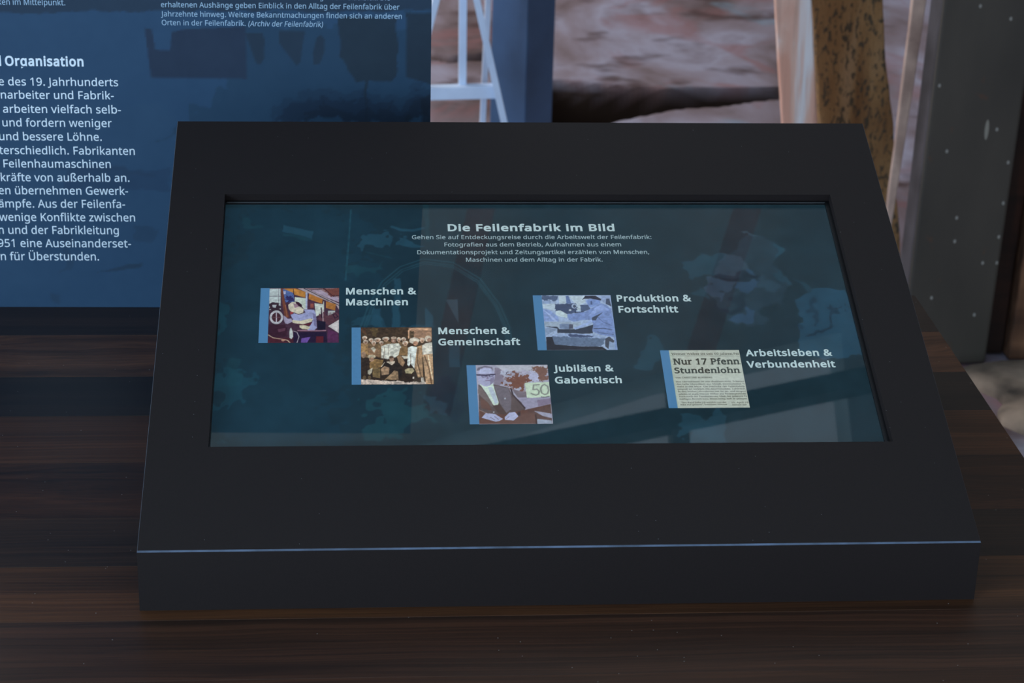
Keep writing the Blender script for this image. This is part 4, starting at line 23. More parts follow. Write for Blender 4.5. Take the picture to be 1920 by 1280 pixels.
GLY = {" ":[209,""],"\"":[327,"128,573 112,366 68,366 52,573/275,573 259,366 215,366 199,573"],"&":[587,"244,581 271,580 296,575 318,567 337,555 353,541 366,524 375,505 381,483 383,458 379,426 368,397 350,372 326,349 299,328 268,308 423,159 436,176 447,195 457,216 479,286 550,286 541,253 530,221 518,191 504,163 487,137 468,114 585,0 490,0 420,67 366,28 347,18 325,9 303,2 278,-4 252,-7 223,-8 188,-6 156,0 127,10 102,24 81,42 65,63 52,89 45,117 43,149 44,175 49,199 57,220 69,239 83,256 100,273 166,318 114,387 101,420 97,438 96,456 98,481 104,504 114,524 127,541 144,555 165,567 188,575 215,580/209,273 159,239 136,215 121,186 116,152 120,124 129,101 146,81 168,66 194,57 225,55 258,56 287,62 314,71 337,83 375,111/241,524 220,522 202,516 186,506 175,493 168,476 165,457 167,438 172,421 180,404 192,387 225,350 253,368 276,385 292,401 304,419 310,437 313,458 311,476 304,492 294,505 279,515 262,522"],"(":[241,"32,220 33,263 38,306 45,348 54,389 67,429 83,468 103,504 125,540 150,573 217,573 182,521 154,465 132,407 116,346 107,284 103,221 105,179 109,139 116,98 126,58 139,19 154,-20 172,-57 192,-92 216,-127 150,-127 125,-94 103,-60 83,-24 67,14 54,53 45,94 38,135 33,177"],")":[241,"209,220 207,177 203,135 196,94 186,53 173,14 158,-24 139,-60 116,-94 91,-127 25,-127 48,-92 69,-57 87,-20 102,19 114,58 124,98 131,139 136,179 137,221 136,263 131,304 124,346 114,386 102,426 87,465 69,503 48,539 24,573 91,573 116,540 139,504 158,468 173,429 186,389 196,348 203,306 207,263"],",":[215,"154,84 94,-84 85,-103 33,-103 49,-38 73,93 148,93"],"-":[258,"32,184 32,246 226,246 226,184"],".":[215,"58,43 59,61 64,75 72,85 82,92 94,96 107,97 120,96 132,92 142,85 151,75 156,61 157,43 156,26 151,12 142,2 132,-6 120,-10 107,-11 94,-10 82,-6 72,2 64,12 59,26"],"0":[459,"419,287 418,242 415,201 409,163 401,128 390,97 376,70 359,47 339,27 316,12 290,1 261,-6 229,-8 188,-4 153,8 122,27 97,54 76,88 60,129 48,176 42,229 39,287 41,346 48,399 58,446 73,486 93,520 119,547 149,566 186,578 229,581 269,578 304,566 335,547 361,520 382,486 399,446 410,399 417,346/110,287 111,238 115,194 121,156 131,125 143,98 159,78 178,64 202,55 229,52 256,55 279,64 298,78 314,98 326,124 336,156 343,194 347,238 348,287 347,336 343,380 336,417 326,449 314,475 298,495 279,510 256,518 229,521 202,518 178,510 159,495 143,475 131,449 121,417 115,380 111,336"],"1":[459,"285,0 216,0 219,499 108,405 71,452 226,573 285,573"],"2":[459,"417,0 38,0 38,59 280,309 295,331 306,353 315,376 320,399 322,424 318,453 309,477 294,496 273,510 249,518 221,520 194,519 169,514 147,506 104,482 83,466 45,513 60,526 94,548 132,565 153,572 174,577 197,580 221,581 255,579 285,572 313,562 336,548 356,531 372,510 384,485 391,458 394,428 392,399 386,371 375,344 361,318 344,292 324,267 128,67 128,64 417,64"],"3":[459,"395,439 394,414 389,392 381,372 370,355 356,339 340,326 321,316 300,307 277,302 277,298 319,290 353,276 379,255 398,229 409,198 413,163 410,131 403,101 390,74 371,50 348,30 318,14 283,2 241,-6 193,-8 136,-5 110,-1 85,5 60,13 36,23 36,89 61,78 114,61 168,52 194,51 241,55 278,65 305,81 324,104 335,132 339,164 337,187 331,206 320,223 306,236 288,247 265,255 240,261 211,264 123,265 123,326 209,327 236,332 259,339 278,350 294,362 307,377 316,394 321,413 323,434 320,460 311,481 295,498 274,511 249,519 199,521 181,519 147,511 103,491 75,473 39,521 61,537 115,563 147,573 181,579 218,581 273,576 317,563 352,540 376,511 390,477"],"4":[459,"443,130 359,130 359,0 291,0 291,130 17,130 17,190 286,576 359,576 359,193 443,193/295,500 292,500 270,456 86,193 291,193"],"5":[459,"258,349 292,342 322,331 349,316 371,297 389,274 402,247 410,217 413,183 410,145 402,111 387,81 368,54 343,32 314,15 280,2 242,-5 199,-8 170,-7 116,0 91,6 70,14 51,23 51,90 71,79 121,62 174,53 200,52 227,54 252,58 274,65 293,76 310,89 323,106 333,126 339,149 341,176 337,210 325,239 306,262 279,279 243,289 197,292 99,280 64,302 86,573 373,573 373,508 146,508 132,342"],"6":[459,"44,245 47,310 51,342 64,404 87,461 103,486 121,510 143,530 168,548 196,562 228,572 265,578 306,581 368,576 377,573 377,513 356,519 273,521 242,515 216,504 193,491 173,474 158,454 145,431 134,407 121,352 117,322 115,291 119,291 138,315 150,326 163,335 194,350 213,355 255,358 287,356 316,349 342,338 365,322 384,303 400,279 412,251 419,220 421,184 419,147 411,112 399,82 382,55 361,33 336,15 307,2 275,-5 239,-8 212,-6 187,-1 163,7 140,19 119,35 101,54 84,76 70,103 59,133 51,166 46,204/238,51 270,55 297,66 320,84 337,109 348,143 351,184 348,218 339,247 324,271 302,289 274,300 241,303 217,301 195,296 175,287 157,276 143,263 131,248 122,232 117,215 115,198 116,181 123,146 129,129 146,99 158,85 170,74 185,64 201,57 219,53"],"7":[459,"109,0 344,508 35,508 35,573 419,573 419,518 187,0"],"8":[459,"229,581 261,579 291,574 318,565 341,553 362,538 378,519 390,497 398,472 400,443 399,421 394,401 385,383 374,367 361,352 346,338 329,325 291,303 335,279 355,265 373,250 389,234 401,216 411,196 417,173 419,148 416,118 408,90 395,65 378,44 356,26 330,11 300,1 267,-6 231,-8 192,-6 157,0 126,10 100,24 78,42 61,63 49,87 42,115 39,146 41,171 47,194 56,214 68,232 82,249 99,264 138,289 158,299 123,322 93,350 81,366 71,383 64,401 59,422 58,444 60,472 68,497 80,518 97,537 117,552 141,565 168,573 197,579/108,145 112,119 121,96 138,76 161,60 192,51 229,48 265,51 295,60 319,76 336,96 346,120 350,148 348,166 343,182 335,197 324,211 310,223 293,235 274,246 253,256 217,270 194,260 174,249 142,225 130,212 121,197 114,182 110,164/228,524 200,521 176,514 155,502 139,486 130,466 127,441 128,422 133,406 141,391 151,379 164,367 232,330 296,367 317,392 325,406 329,423 330,441 327,466 318,486 302,502 282,514 257,521"],"9":[459,"417,328 414,263 405,199 397,168 387,139 374,112 358,86 340,63 318,42 293,25 265,11 232,0 195,-6 82,0 82,60 188,52 218,58 245,68 268,82 287,99 303,118 316,141 327,165 340,221 344,250 346,281 341,281 310,247 297,238 266,223 247,218 227,215 204,214 173,216 144,223 118,235 95,250 76,270 61,294 49,321 42,352 40,387 43,426 50,460 63,491 80,517 101,540 127,557 156,570 188,578 223,581 250,579 275,574 299,565 322,553 342,537 361,518 377,495 391,469 402,439 410,406 415,369/223,521 192,518 165,507 142,488 124,463 113,429 110,388 113,354 122,325 137,301 158,284 186,273 220,269 244,271 266,276 286,285 304,296 318,310 330,325 339,341 344,358 346,374 345,392 338,426 332,443 315,474 304,487 291,499 277,508 260,516 242,520"],":":[215,"58,43 59,61 64,75 72,85 82,92 94,96 107,97 120,96 132,92 142,85 151,75 156,61 157,43 156,26 151,12 142,2 132,-6 120,-10 107,-11 94,-10 82,-6 72,2 64,12 59,26/58,387 59,405 64,419 72,429 82,436 94,440 107,441 120,440 132,436 142,429 151,419 156,405 157,387 156,369 151,355 142,345 132,338 120,333 107,332 94,333 82,338 72,345 64,355 59,369"],";":[215,"147,84 121,1 78,-103 25,-103 66,93 141,93/56,387 58,405 63,419 71,429 81,436 92,440 105,441 118,440 130,436 141,429 149,419 154,405 156,387 154,369 149,355 141,345 130,338 118,333 105,332 92,333 81,338 71,345 63,355 58,369"],"A":[512,"437,0 368,177 141,177 73,0 0,0 224,575 289,575 512,0/255,500 165,241 346,241"],"B":[521,"241,573 307,569 361,558 404,541 434,515 453,478 459,431 457,409 453,389 446,371 437,354 424,340 409,328 392,317 372,309 350,304 350,300 373,295 395,288 415,279 433,267 448,253 461,236 470,215 476,191 478,163 475,130 467,100 454,74 436,52 413,33 385,19 354,8 318,2 279,0 78,0 78,573/256,329 300,331 334,339 357,352 372,371 381,394 384,423 380,451 369,474 351,490 324,502 289,509 245,511 150,511 150,329/150,269 150,61 265,61 311,64 346,74 371,91 388,112 398,138 401,168 399,188 395,205 388,221 377,235 362,247 344,256 321,263 293,267 260,269"],"C":[507,"323,517 294,516 266,510 241,502 217,490 196,474 178,456 162,434 149,410 139,383 131,353 127,321 125,286 128,241 135,200 147,164 164,132 186,105 213,83 244,68 281,58 322,55 371,58 416,66 460,78 460,15 416,2 369,-6 312,-8 257,-4 208,8 166,28 130,56 101,90 78,131 62,178 52,230 49,287 51,329 57,369 67,406 81,440 99,471 120,499 145,523 174,543 206,559 242,571 281,578 324,581 353,580 381,577 409,572 460,557 482,547 453,486 435,494 394,508 372,513 348,516"],"D":[585,"536,292 533,231 521,177 501,131 474,91 439,58 399,33 351,15 297,4 237,0 78,0 78,573 254,573 309,569 359,558 404,540 443,516 476,484 502,446 521,401 533,350/460,289 457,337 449,379 435,415 416,444 391,469 361,487 327,500 287,508 244,511 150,511 150,62 228,62 299,68 357,87 402,119 434,164 454,220"],"E":[446,"398,0 78,0 78,573 398,573 398,509 150,509 150,330 383,330 383,268 150,268 150,63 398,63"],"F":[416,"150,0 78,0 78,573 398,573 398,509 150,509 150,306 383,306 383,243 150,243"],"G":[584,"326,302 524,302 524,22 493,12 431,-1 398,-5 323,-8 267,-4 217,8 173,28 136,55 105,89 81,130 63,176 52,229 49,286 53,343 65,395 84,442 111,482 145,517 186,544 233,564 286,577 346,581 377,580 407,577 437,572 491,557 516,547 489,484 468,493 421,508 395,513 369,516 342,517 298,514 259,505 225,489 195,468 170,441 150,409 136,373 127,332 124,286 127,243 134,202 146,166 164,133 187,106 216,84 251,68 292,58 340,55 385,56 421,61 452,68 452,238 326,238"],"H":[594,"516,0 443,0 443,267 150,267 150,0 78,0 78,573 150,573 150,330 443,330 443,573 516,573"],"I":[272,"239,0 32,0 32,42 99,57 99,515 32,531 32,573 239,573 239,531 172,515 172,57 239,42"],"J":[219,"-37,-150 -63,-142 -63,-81 8,-88 33,-81 45,-74 54,-65 63,-53 69,-38 73,-19 74,3 74,573 146,573 146,9 144,-26 138,-56 128,-82 114,-104 96,-122 75,-135 52,-145 25,-150"],"K":[496,"496,0 411,0 209,273 150,222 150,0 78,0 78,573 150,573 150,290 403,573 488,573 261,323"],"L":[420,"78,0 78,573 150,573 150,64 400,64 400,0"],"M":[727,"330,0 142,502 139,502 144,0 78,0 78,573 184,573 361,103 364,103 544,573 650,573 650,0 578,0 584,501 581,501 390,0"],"N":[609,"532,0 447,0 141,476 138,476 144,0 78,0 78,573 161,573 467,99 470,99 464,573 532,573"],"O":[626,"577,287 576,244 570,204 561,166 547,132 531,101 510,73 486,49 459,29 428,13 393,1 355,-6 314,-8 271,-6 232,1 196,13 165,29 138,49 114,73 94,101 78,132 65,167 56,204 51,245 49,288 52,344 62,396 78,442 100,482 130,517 166,545 208,565 258,577 314,581 369,577 417,565 459,545 495,517 524,483 547,442 564,396 574,344/125,287 127,241 134,200 145,163 161,131 182,104 207,83 238,67 273,58 314,55 354,58 390,67 420,83 445,104 465,131 481,163 492,200 499,241 501,287 496,354 481,411 456,457 421,491 373,511 314,518 274,515 238,506 207,490 182,469 161,443 145,411 134,374 127,333"],"P":[485,"229,573 297,568 352,553 393,528 421,495 439,454 444,404 443,381 439,358 433,336 423,316 411,296 395,278 375,262 351,249 324,238 292,230 256,225 216,223 150,223 150,0 78,0 78,573/223,511 150,511 150,285 242,286 272,290 298,296 320,306 338,318 352,334 362,352 368,375 370,401 366,435 354,462 334,484 306,499 269,508"],"R":[499,"236,573 281,571 320,565 353,555 381,540 404,522 422,500 434,474 442,444 444,410 442,381 437,356 427,334 415,315 401,298 385,285 349,264 330,257 487,0 403,0 264,237 150,237 150,0 78,0 78,573/150,510 150,298 236,298 278,301 312,310 338,325 355,347 366,374 370,407 368,430 363,450 355,467 343,480 328,491 310,500 261,509"],"S":[440,"403,153 400,121 392,92 378,66 359,44 335,26 307,11 274,1 238,-6 83,4 41,19 41,88 86,72 142,59 171,56 201,55 228,56 252,60 273,66 290,74 305,85 316,98 324,113 329,129 330,147 329,164 325,180 318,194 308,207 295,218 277,230 255,241 172,274 131,294 98,317 85,330 74,344 57,375 52,393 49,413 48,435 51,464 58,490 71,513 89,533 110,550 136,563 165,573 197,579 231,581 262,580 290,577 318,572 367,558 389,549 366,487 278,513 254,516 229,517 207,516 187,513 169,507 155,499 142,489 133,478 126,464 122,450 121,434 122,416 126,400 133,386 143,373 156,362 172,351 278,306 307,293 332,279 353,264 371,247 385,228 395,206 401,181"],"T":[446,"259,0 187,0 187,509 8,509 8,573 437,573 437,509 259,509"],"U":[586,"513,202 511,164 503,128 489,95 470,65 446,40 416,20 380,4 338,-5 290,-8 225,-2 171,18 128,50 97,93 78,144 72,204 72,573 144,573 144,201 148,158 161,122 182,93 211,72 248,59 294,55 327,57 355,63 379,73 399,88 415,105 427,126 435,149 440,174 442,202 442,573 513,573"],"V":[481,"481,573 277,0 204,0 0,573 75,573 241,80 405,573"],"W":[746,"735,573 583,0 510,0 370,488 234,0 161,0 10,573 85,573 201,87 206,119 333,573 407,573 544,87 545,100 660,573"],"Z":[459,"427,0 30,0 30,55 332,508 40,508 40,573 419,573 419,518 118,64 427,64"],"a":[450,"231,437 279,433 318,422 347,403 368,375 381,338 385,293 385,0 334,0 320,61 317,61 292,33 279,22 250,5 234,-1 216,-5 172,-8 148,-7 124,-2 103,6 84,16 68,30 55,48 45,68 39,92 37,119 43,159 59,192 87,219 127,238 179,251 243,257 316,259 316,285 313,317 306,342 293,359 275,371 253,378 227,380 205,379 183,376 106,347 84,400 104,410 126,419 177,432 204,436/252,208 204,203 167,195 141,182 124,165 113,144 110,119 112,97 120,79 132,66 148,56 167,51 188,49 223,52 253,62 279,79 299,103 311,134 315,172 315,210"],"b":[493,"135,373 139,373 153,390 169,405 189,419 213,429 240,435 272,437 322,431 365,412 401,381 428,338 444,283 449,215 447,168 439,127 427,91 410,61 390,36 365,17 337,3 306,-5 272,-8 240,-6 213,0 189,10 169,24 153,38 139,55 133,55 119,0 68,0 68,609 139,609/260,379 231,377 207,371 188,361 172,348 159,330 150,308 144,282 140,252 142,165 150,125 165,93 187,69 219,55 261,51 297,55 325,69 348,93 363,126 373,166 376,216 373,265 363,306 348,338 325,360 296,374"],"c":[385,"241,-8 204,-5 170,2 139,15 112,34 88,58 69,87 55,123 47,165 44,213 47,262 56,305 71,342 90,372 114,396 142,415 174,428 208,435 245,438 288,435 344,421 358,415 337,356 292,370 244,376 217,374 193,368 172,358 155,343 141,325 131,303 123,277 119,247 117,213 119,181 123,152 131,126 141,104 155,86 172,71 191,61 214,55 240,53 283,56 336,71 351,78 351,15 336,8 304,-2"],"d":[493,"221,-8 171,-2 128,17 92,48 65,91 49,146 44,214 49,282 66,338 93,381 128,413 171,432 221,438 243,437 262,434 296,423 310,416 335,397 354,374 359,374 354,438 354,609 425,609 425,0 368,0 358,58 354,58 323,24 296,7 262,-4 242,-7/232,51 273,55 305,67 328,88 343,117 352,154 352,263 343,304 329,336 306,360 274,375 231,379 196,374 168,359 146,334 130,300 120,260 117,213 120,165 130,125 146,93 168,69 197,55"],"e":[452,"234,438 269,435 301,427 329,414 354,396 374,373 390,346 402,315 409,281 411,244 411,201 117,201 122,157 134,119 154,90 181,69 215,56 254,52 280,53 327,60 370,73 392,82 392,20 349,4 304,-5 251,-8 212,-5 176,3 143,17 114,36 90,61 70,91 56,126 47,167 44,212 47,257 55,297 68,333 86,364 108,390 134,411 164,426 198,435/233,380 202,377 175,366 154,348 137,323 125,293 119,257 338,257 333,302 326,322 318,338 306,353 292,364 276,373 256,378"],"f":[276,"266,375 158,375 158,0 87,0 87,375 12,375 12,408 87,432 87,457 89,492 95,522 104,547 116,568 132,585 152,597 174,606 199,612 259,612 300,603 310,599 292,544 228,556 206,553 189,545 175,532 166,513 160,489 158,458 158,430 266,430"],"g":[493,"221,438 248,436 273,431 297,422 319,409 338,393 355,373 359,373 369,430 425,430 425,-7 423,-46 416,-80 404,-109 388,-135 367,-155 341,-172 310,-183 274,-190 233,-192 202,-192 147,-186 99,-174 78,-165 78,-100 99,-110 149,-125 177,-130 206,-133 237,-134 271,-130 300,-119 324,-101 341,-77 352,-48 355,-13 358,57 354,57 338,37 320,21 299,8 275,-1 250,-6 221,-8 170,-2 126,18 91,51 65,95 49,149 44,214 49,278 65,332 91,377 126,411 169,431/230,379 207,376 187,370 169,359 153,344 140,326 130,303 123,277 119,247 117,213 120,165 130,124 146,92 169,68 197,54 232,50 271,53 288,58 303,65 315,74 326,85 336,98 343,113 349,131 353,151 355,251 350,282 343,309 332,331 319,348 302,362 281,371 257,377"],"h":[496,"135,370 140,370 149,385 161,397 188,416 204,424 238,434 273,437 306,435 335,430 360,421 382,408 399,391 413,370 423,344 429,314 431,280 431,0 361,0 361,275 358,307 351,333 338,353 319,367 295,376 265,379 235,377 210,370 189,360 173,347 160,329 150,308 144,283 140,254 139,222 139,0 68,0 68,609 139,609"],"i":[207,"139,430 139,0 68,0 68,430/104,591 115,590 124,586 133,580 140,572 144,560 145,546 144,532 140,521 133,512 124,506 115,502 104,501 93,502 83,506 75,512 68,521 64,532 63,546 64,560 68,572 75,580 83,586 93,590"],"j":[207,"-44,-183 -44,-126 25,-132 39,-128 51,-120 61,-108 66,-90 68,-67 68,430 139,430 139,-64 137,-90 133,-113 126,-133 116,-151 103,-166 87,-177 67,-186 44,-191/63,546 64,560 68,572 75,580 83,586 93,590 104,591 115,590 124,586 133,580 140,572 144,560 145,546 144,532 140,521 133,512 124,506 115,502 104,501 93,502 83,506 75,512 68,521 64,532"],"k":[428,"135,221 138,221 326,430 409,430 235,246 421,0 336,0 187,200 138,158 138,0 68,0 68,609 138,609"],"l":[207,"139,0 68,0 68,609 139,609"],"m":[750,"540,438 584,434 621,421 649,401 669,371 681,330 685,280 685,0 615,0 615,277 613,308 606,333 594,353 577,367 555,376 528,379 490,374 460,362 438,342 423,315 414,280 411,237 411,0 342,0 342,277 341,298 337,317 332,333 325,347 315,359 303,367 289,374 253,379 227,377 204,370 185,360 170,347 158,329 150,308 144,283 140,255 139,223 139,0 68,0 68,430 125,430 136,371 140,371 149,385 160,398 186,418 217,431 233,435 266,438 298,436 325,430 349,420 369,406 386,388 398,366 402,366 418,388 438,406 461,420 486,430 512,436"],"n":[496,"275,438 322,434 361,421 391,401 413,371 426,330 431,280 431,0 361,0 361,275 358,307 351,333 338,353 319,367 295,376 265,379 222,374 189,361 166,338 151,308 142,269 139,223 139,0 68,0 68,430 125,430 136,371 140,371 150,385 162,398 175,409 190,418 222,431 239,435"],"o":[485,"442,216 440,181 436,150 428,121 417,95 404,71 388,51 369,33 348,18 324,7 299,-1 271,-6 241,-8 214,-6 188,-1 163,7 140,18 119,33 100,51 84,71 70,95 59,121 51,150 46,181 44,216 47,261 55,301 68,336 87,367 110,392 137,412 169,426 204,435 244,438 281,435 316,426 347,412 374,392 398,367 417,336 431,301 439,261/117,216 119,184 123,154 130,128 141,105 155,86 172,71 192,59 216,53 243,51 270,53 294,59 314,71 331,86 345,105 356,128 363,154 367,184 369,216 367,248 363,277 355,303 345,325 331,344 314,359 294,370 270,376 242,379 202,374 171,359 147,335 130,303 120,263"],"p":[493,"273,438 322,432 365,413 401,383 428,339 444,284 449,216 447,170 439,129 427,93 410,62 390,37 365,17 337,3 306,-5 272,-8 251,-7 231,-4 197,7 182,15 158,33 139,55 134,55 139,-192 68,-192 68,430 126,430 136,371 139,371 182,414 213,429 231,434 251,437/260,379 233,377 210,371 190,362 174,349 161,333 152,313 145,289 141,261 140,182 144,152 150,126 159,103 172,85 188,70 208,59 233,53 261,51 286,53 308,60 326,72 341,88 354,108 364,131 371,157 375,186 376,217 373,262 363,302 348,334 325,359 296,374"],"q":[493,"354,-9 358,58 354,58 340,40 323,25 303,11 279,1 251,-6 219,-8 170,-2 128,17 93,48 66,91 49,146 44,214 47,261 54,302 67,338 83,368 104,393 129,413 157,427 188,435 221,438 253,436 280,429 304,419 324,405 341,389 355,371 358,371 369,430 425,430 425,-192 354,-192/233,51 260,52 284,58 304,67 320,79 333,96 342,116 349,140 353,168 352,263 343,305 328,337 305,361 273,375 231,379 196,374 167,359 145,334 130,300 120,260 117,213 120,165 130,126 146,93 168,70 197,55"],"r":[331,"319,433 310,368 248,373 232,369 217,363 202,355 189,346 176,334 166,321 156,305 149,289 143,270 140,251 139,229 139,0 68,0 68,430 126,430 134,351 137,351 147,367 170,395 183,407 198,418 231,433 249,437"],"s":[384,"348,119 346,92 339,69 327,49 311,32 292,18 268,6 241,-2 210,-6 176,-8 122,-5 99,-1 59,11 42,19 42,83 128,54 153,50 178,49 211,51 236,57 256,66 269,79 277,94 280,112 279,123 276,132 271,141 264,150 222,176 148,206 84,239 69,252 57,266 48,283 43,302 41,324 46,358 61,386 85,408 118,425 157,435 202,438 228,437 275,430 339,409 315,353 238,377 197,380 171,379 149,374 131,366 118,356 111,343 108,328 109,317 113,307 119,298 127,290 193,256 268,226 289,215 321,191 333,176 341,159 346,140"],"t":[289,"272,59 272,5 253,-2 213,-8 178,-7 157,-3 138,4 120,13 104,27 91,44 82,66 76,93 74,125 74,375 13,375 13,409 75,437 103,528 144,528 144,430 269,430 269,375 144,375 144,127 146,103 153,83 163,69 177,58 193,52"],"u":[496,"427,430 427,0 370,0 359,57 356,57 346,43 321,20 306,11 290,4 256,-5 220,-8 187,-6 159,-1 134,8 112,21 95,38 81,59 71,85 65,114 63,148 63,430 135,430 135,153 137,122 145,96 158,76 176,62 200,53 230,51 260,53 285,59 306,69 323,82 336,100 345,121 352,146 356,175 357,206 357,430"],"v":[407,"163,0 0,430 75,430 201,63 204,63 332,430 407,430 244,0"],"w":[630,"316,357 313,357 207,1 127,1 9,431 82,431 169,73 172,73 277,431 354,431 457,74 460,74 549,431 621,431 502,1 419,1"],"x":[424,"170,220 22,430 102,430 213,268 322,430 402,430 253,220 410,0 330,0 213,172 94,0 14,0"],"y":[409,"1,430 76,430 193,117 205,68 209,68 245,186 333,430 409,430 224,-59 213,-85 188,-130 173,-148 157,-164 138,-176 117,-185 94,-191 44,-192 9,-186 9,-130 72,-134 86,-131 99,-126 121,-110 138,-87 152,-59 174,-2"],"z":[377,"346,0 31,0 31,47 262,375 45,375 45,430 340,430 340,377 112,55 346,55"],"Ü":[586,"513,202 511,164 503,128 489,95 470,65 446,40 416,20 380,4 338,-5 290,-8 225,-2 171,18 128,50 97,93 78,144 72,204 72,573 144,573 144,201 148,158 161,122 182,93 211,72 248,59 294,55 327,57 355,63 379,73 399,88 415,105 427,126 435,149 440,174 442,202 442,573 513,573/181,689 182,701 186,711 192,719 200,724 209,727 219,728 229,727 237,724 245,719 252,711 257,689 252,667 245,659 237,653 229,650 219,649 209,650 200,653 192,659 186,667 182,677/332,689 333,701 337,711 343,719 351,724 359,727 369,728 379,727 387,724 395,719 402,711 407,689 402,667 395,659 387,653 379,650 369,649 359,650 351,653 343,659 337,667 333,677"],"ß":[506,"419,495 414,461 390,422 311,349 306,330 316,305 427,221 450,193 459,178 465,162 469,143 470,123 468,94 462,69 451,48 437,31 419,16 399,6 375,-2 349,-7 321,-8 274,-5 254,-1 219,11 204,19 204,83 262,57 304,49 345,51 366,57 382,67 392,81 399,98 401,118 398,142 389,162 381,172 287,241 273,253 253,276 246,288 239,313 238,326 239,342 243,356 249,369 329,444 342,465 346,477 347,491 344,511 335,527 319,540 298,548 274,553 245,555 210,552 178,541 165,532 154,521 145,507 140,490 139,468 139,0 68,0 68,468 71,502 78,530 91,554 109,573 130,588 155,599 183,607 213,612 245,613 279,612 309,608 336,600 360,590 381,577 397,561 409,542 416,520"],"ä":[450,"231,437 279,433 318,422 347,403 368,375 381,338 385,293 385,0 334,0 320,61 317,61 292,33 279,22 250,5 234,-1 216,-5 172,-8 148,-7 124,-2 103,6 84,16 68,30 55,48 45,68 39,92 37,119 43,159 59,192 87,219 127,238 179,251 243,257 316,259 316,285 313,317 306,342 293,359 275,371 253,378 227,380 205,379 183,376 106,347 84,400 104,410 126,419 177,432 204,436/252,208 204,203 167,195 141,182 124,165 113,144 110,119 112,97 120,79 132,66 148,56 167,51 188,49 223,52 253,62 279,79 299,103 311,134 315,172 315,210/113,546 114,559 118,569 124,576 132,581 141,584 151,585 160,584 169,581 177,576 183,569 187,559 188,546 187,534 183,524 177,516 169,510 160,507 151,506 141,507 132,510 124,516 118,524 114,534/264,546 265,559 269,569 275,576 282,581 291,584 301,585 310,584 319,581 327,576 333,569 337,559 338,546 337,534 333,524 327,516 319,510 310,507 301,506 291,507 282,510 275,516 269,524 265,534"],"ö":[485,"442,216 440,181 436,150 428,121 417,95 404,71 388,51 369,33 348,18 324,7 299,-1 271,-6 241,-8 214,-6 188,-1 163,7 140,18 119,33 100,51 84,71 70,95 59,121 51,150 46,181 44,216 47,261 55,301 68,336 87,367 110,392 137,412 169,426 204,435 244,438 281,435 316,426 347,412 374,392 398,367 417,336 431,301 439,261/117,216 119,184 123,154 130,128 141,105 155,86 172,71 192,59 216,53 243,51 270,53 294,59 314,71 331,86 345,105 356,128 363,154 367,184 369,216 367,248 363,277 355,303 345,325 331,344 314,359 294,370 270,376 242,379 202,374 171,359 147,335 130,303 120,263/131,546 132,559 136,569 142,576 150,581 159,584 168,585 178,584 187,581 195,576 201,569 205,559 206,546 205,534 201,524 195,516 187,510 178,507 168,506 159,507 150,510 142,516 136,524 132,534/281,546 283,559 286,569 292,576 300,581 309,584 318,585 328,584 337,581 345,576 351,569 355,559 356,546 355,534 351,524 345,516 337,510 328,507 318,506 309,507 300,510 292,516 286,524"],"ü":[496,"427,430 427,0 370,0 359,57 356,57 346,43 321,20 306,11 290,4 256,-5 220,-8 187,-6 159,-1 134,8 112,21 95,38 81,59 71,85 65,114 63,148 63,430 135,430 135,153 137,122 145,96 158,76 176,62 200,53 230,51 260,53 285,59 306,69 323,82 336,100 345,121 352,146 356,175 357,206 357,430/136,546 137,559 141,569 147,576 155,581 164,584 173,585 183,584 192,581 200,576 206,569 210,559 211,546 210,534 206,524 200,516 192,510 183,507 173,506 164,507 155,510 147,516 141,524 137,534/286,546 287,559 291,569 297,576 305,581 314,584 323,585 333,584 342,581 350,576 356,569 360,559 361,546 360,534 356,524 350,516 342,510 333,507 323,506 314,507 305,510 297,516 291,524 287,534"]}
BK = 1.0
SK = 1.0

scene = bpy.context.scene
COL = scene.collection
ZT = 0.78                        # height of the table top

def lin(c):
    return [((v/255)/12.92 if v/255 <= .04045 else ((v/255+.055)/1.055)**2.4) for v in c]

# ------------------------------------------------------------------ camera
cam = bpy.data.cameras.new('camera'); cam_o = bpy.data.objects.new('camera', cam); COL.objects.link(cam_o)
mw = Matrix(CAM_ROT).to_4x4(); mw.translation = Vector(CAM_LOC); cam_o.matrix_world = mw
cam.sensor_width = 36; cam.lens = LENS; cam.clip_start = .05
cam.dof.use_dof = True; cam.dof.focus_distance = FOCUS; cam.dof.aperture_fstop = 17
scene.camera = cam_o
# ------------------------------------------------------------------ sky, daylight, exposure
w = bpy.data.worlds.new('sky'); scene.world = w; w.use_nodes = True
bg = w.node_tree.nodes['Background']; bg.inputs[0].default_value = (.70, .84, 1.0, 1); bg.inputs[1].default_value = .85
def area(name, loc, target, sx, sy, power, color):
    l = bpy.data.lights.new(name, 'AREA'); l.shape = 'RECTANGLE'; l.size = sx; l.size_y = sy; l.energy = power; l.color = color
    o = bpy.data.objects.new(name, l); COL.objects.link(o); o.location = loc
    o.rotation_euler = (Vector(target)-Vector(loc)).to_track_quat('-Z', 'Y').to_euler(); return o
area('window_daylight_left', (-3.6, -3.4, 1.9), (.3, .5, .8), 2.4, 1.8, 200, (.52, .75, 1.0))
area('ceiling_fill_back', (-3.4, 6.2, 2.6), (1.6, 2.4, 3.4), 2.4, 1.6, 230, (1.0, .94, .9))  # added fill lamp aimed up to brighten the ceiling; no window behind it
vs = scene.view_settings; vs.view_transform = 'Standard'; vs.look = 'None'; vs.exposure = 0; vs.gamma = 1; vs.use_curve_mapping = False
scene.display_settings.display_device = 'sRGB'

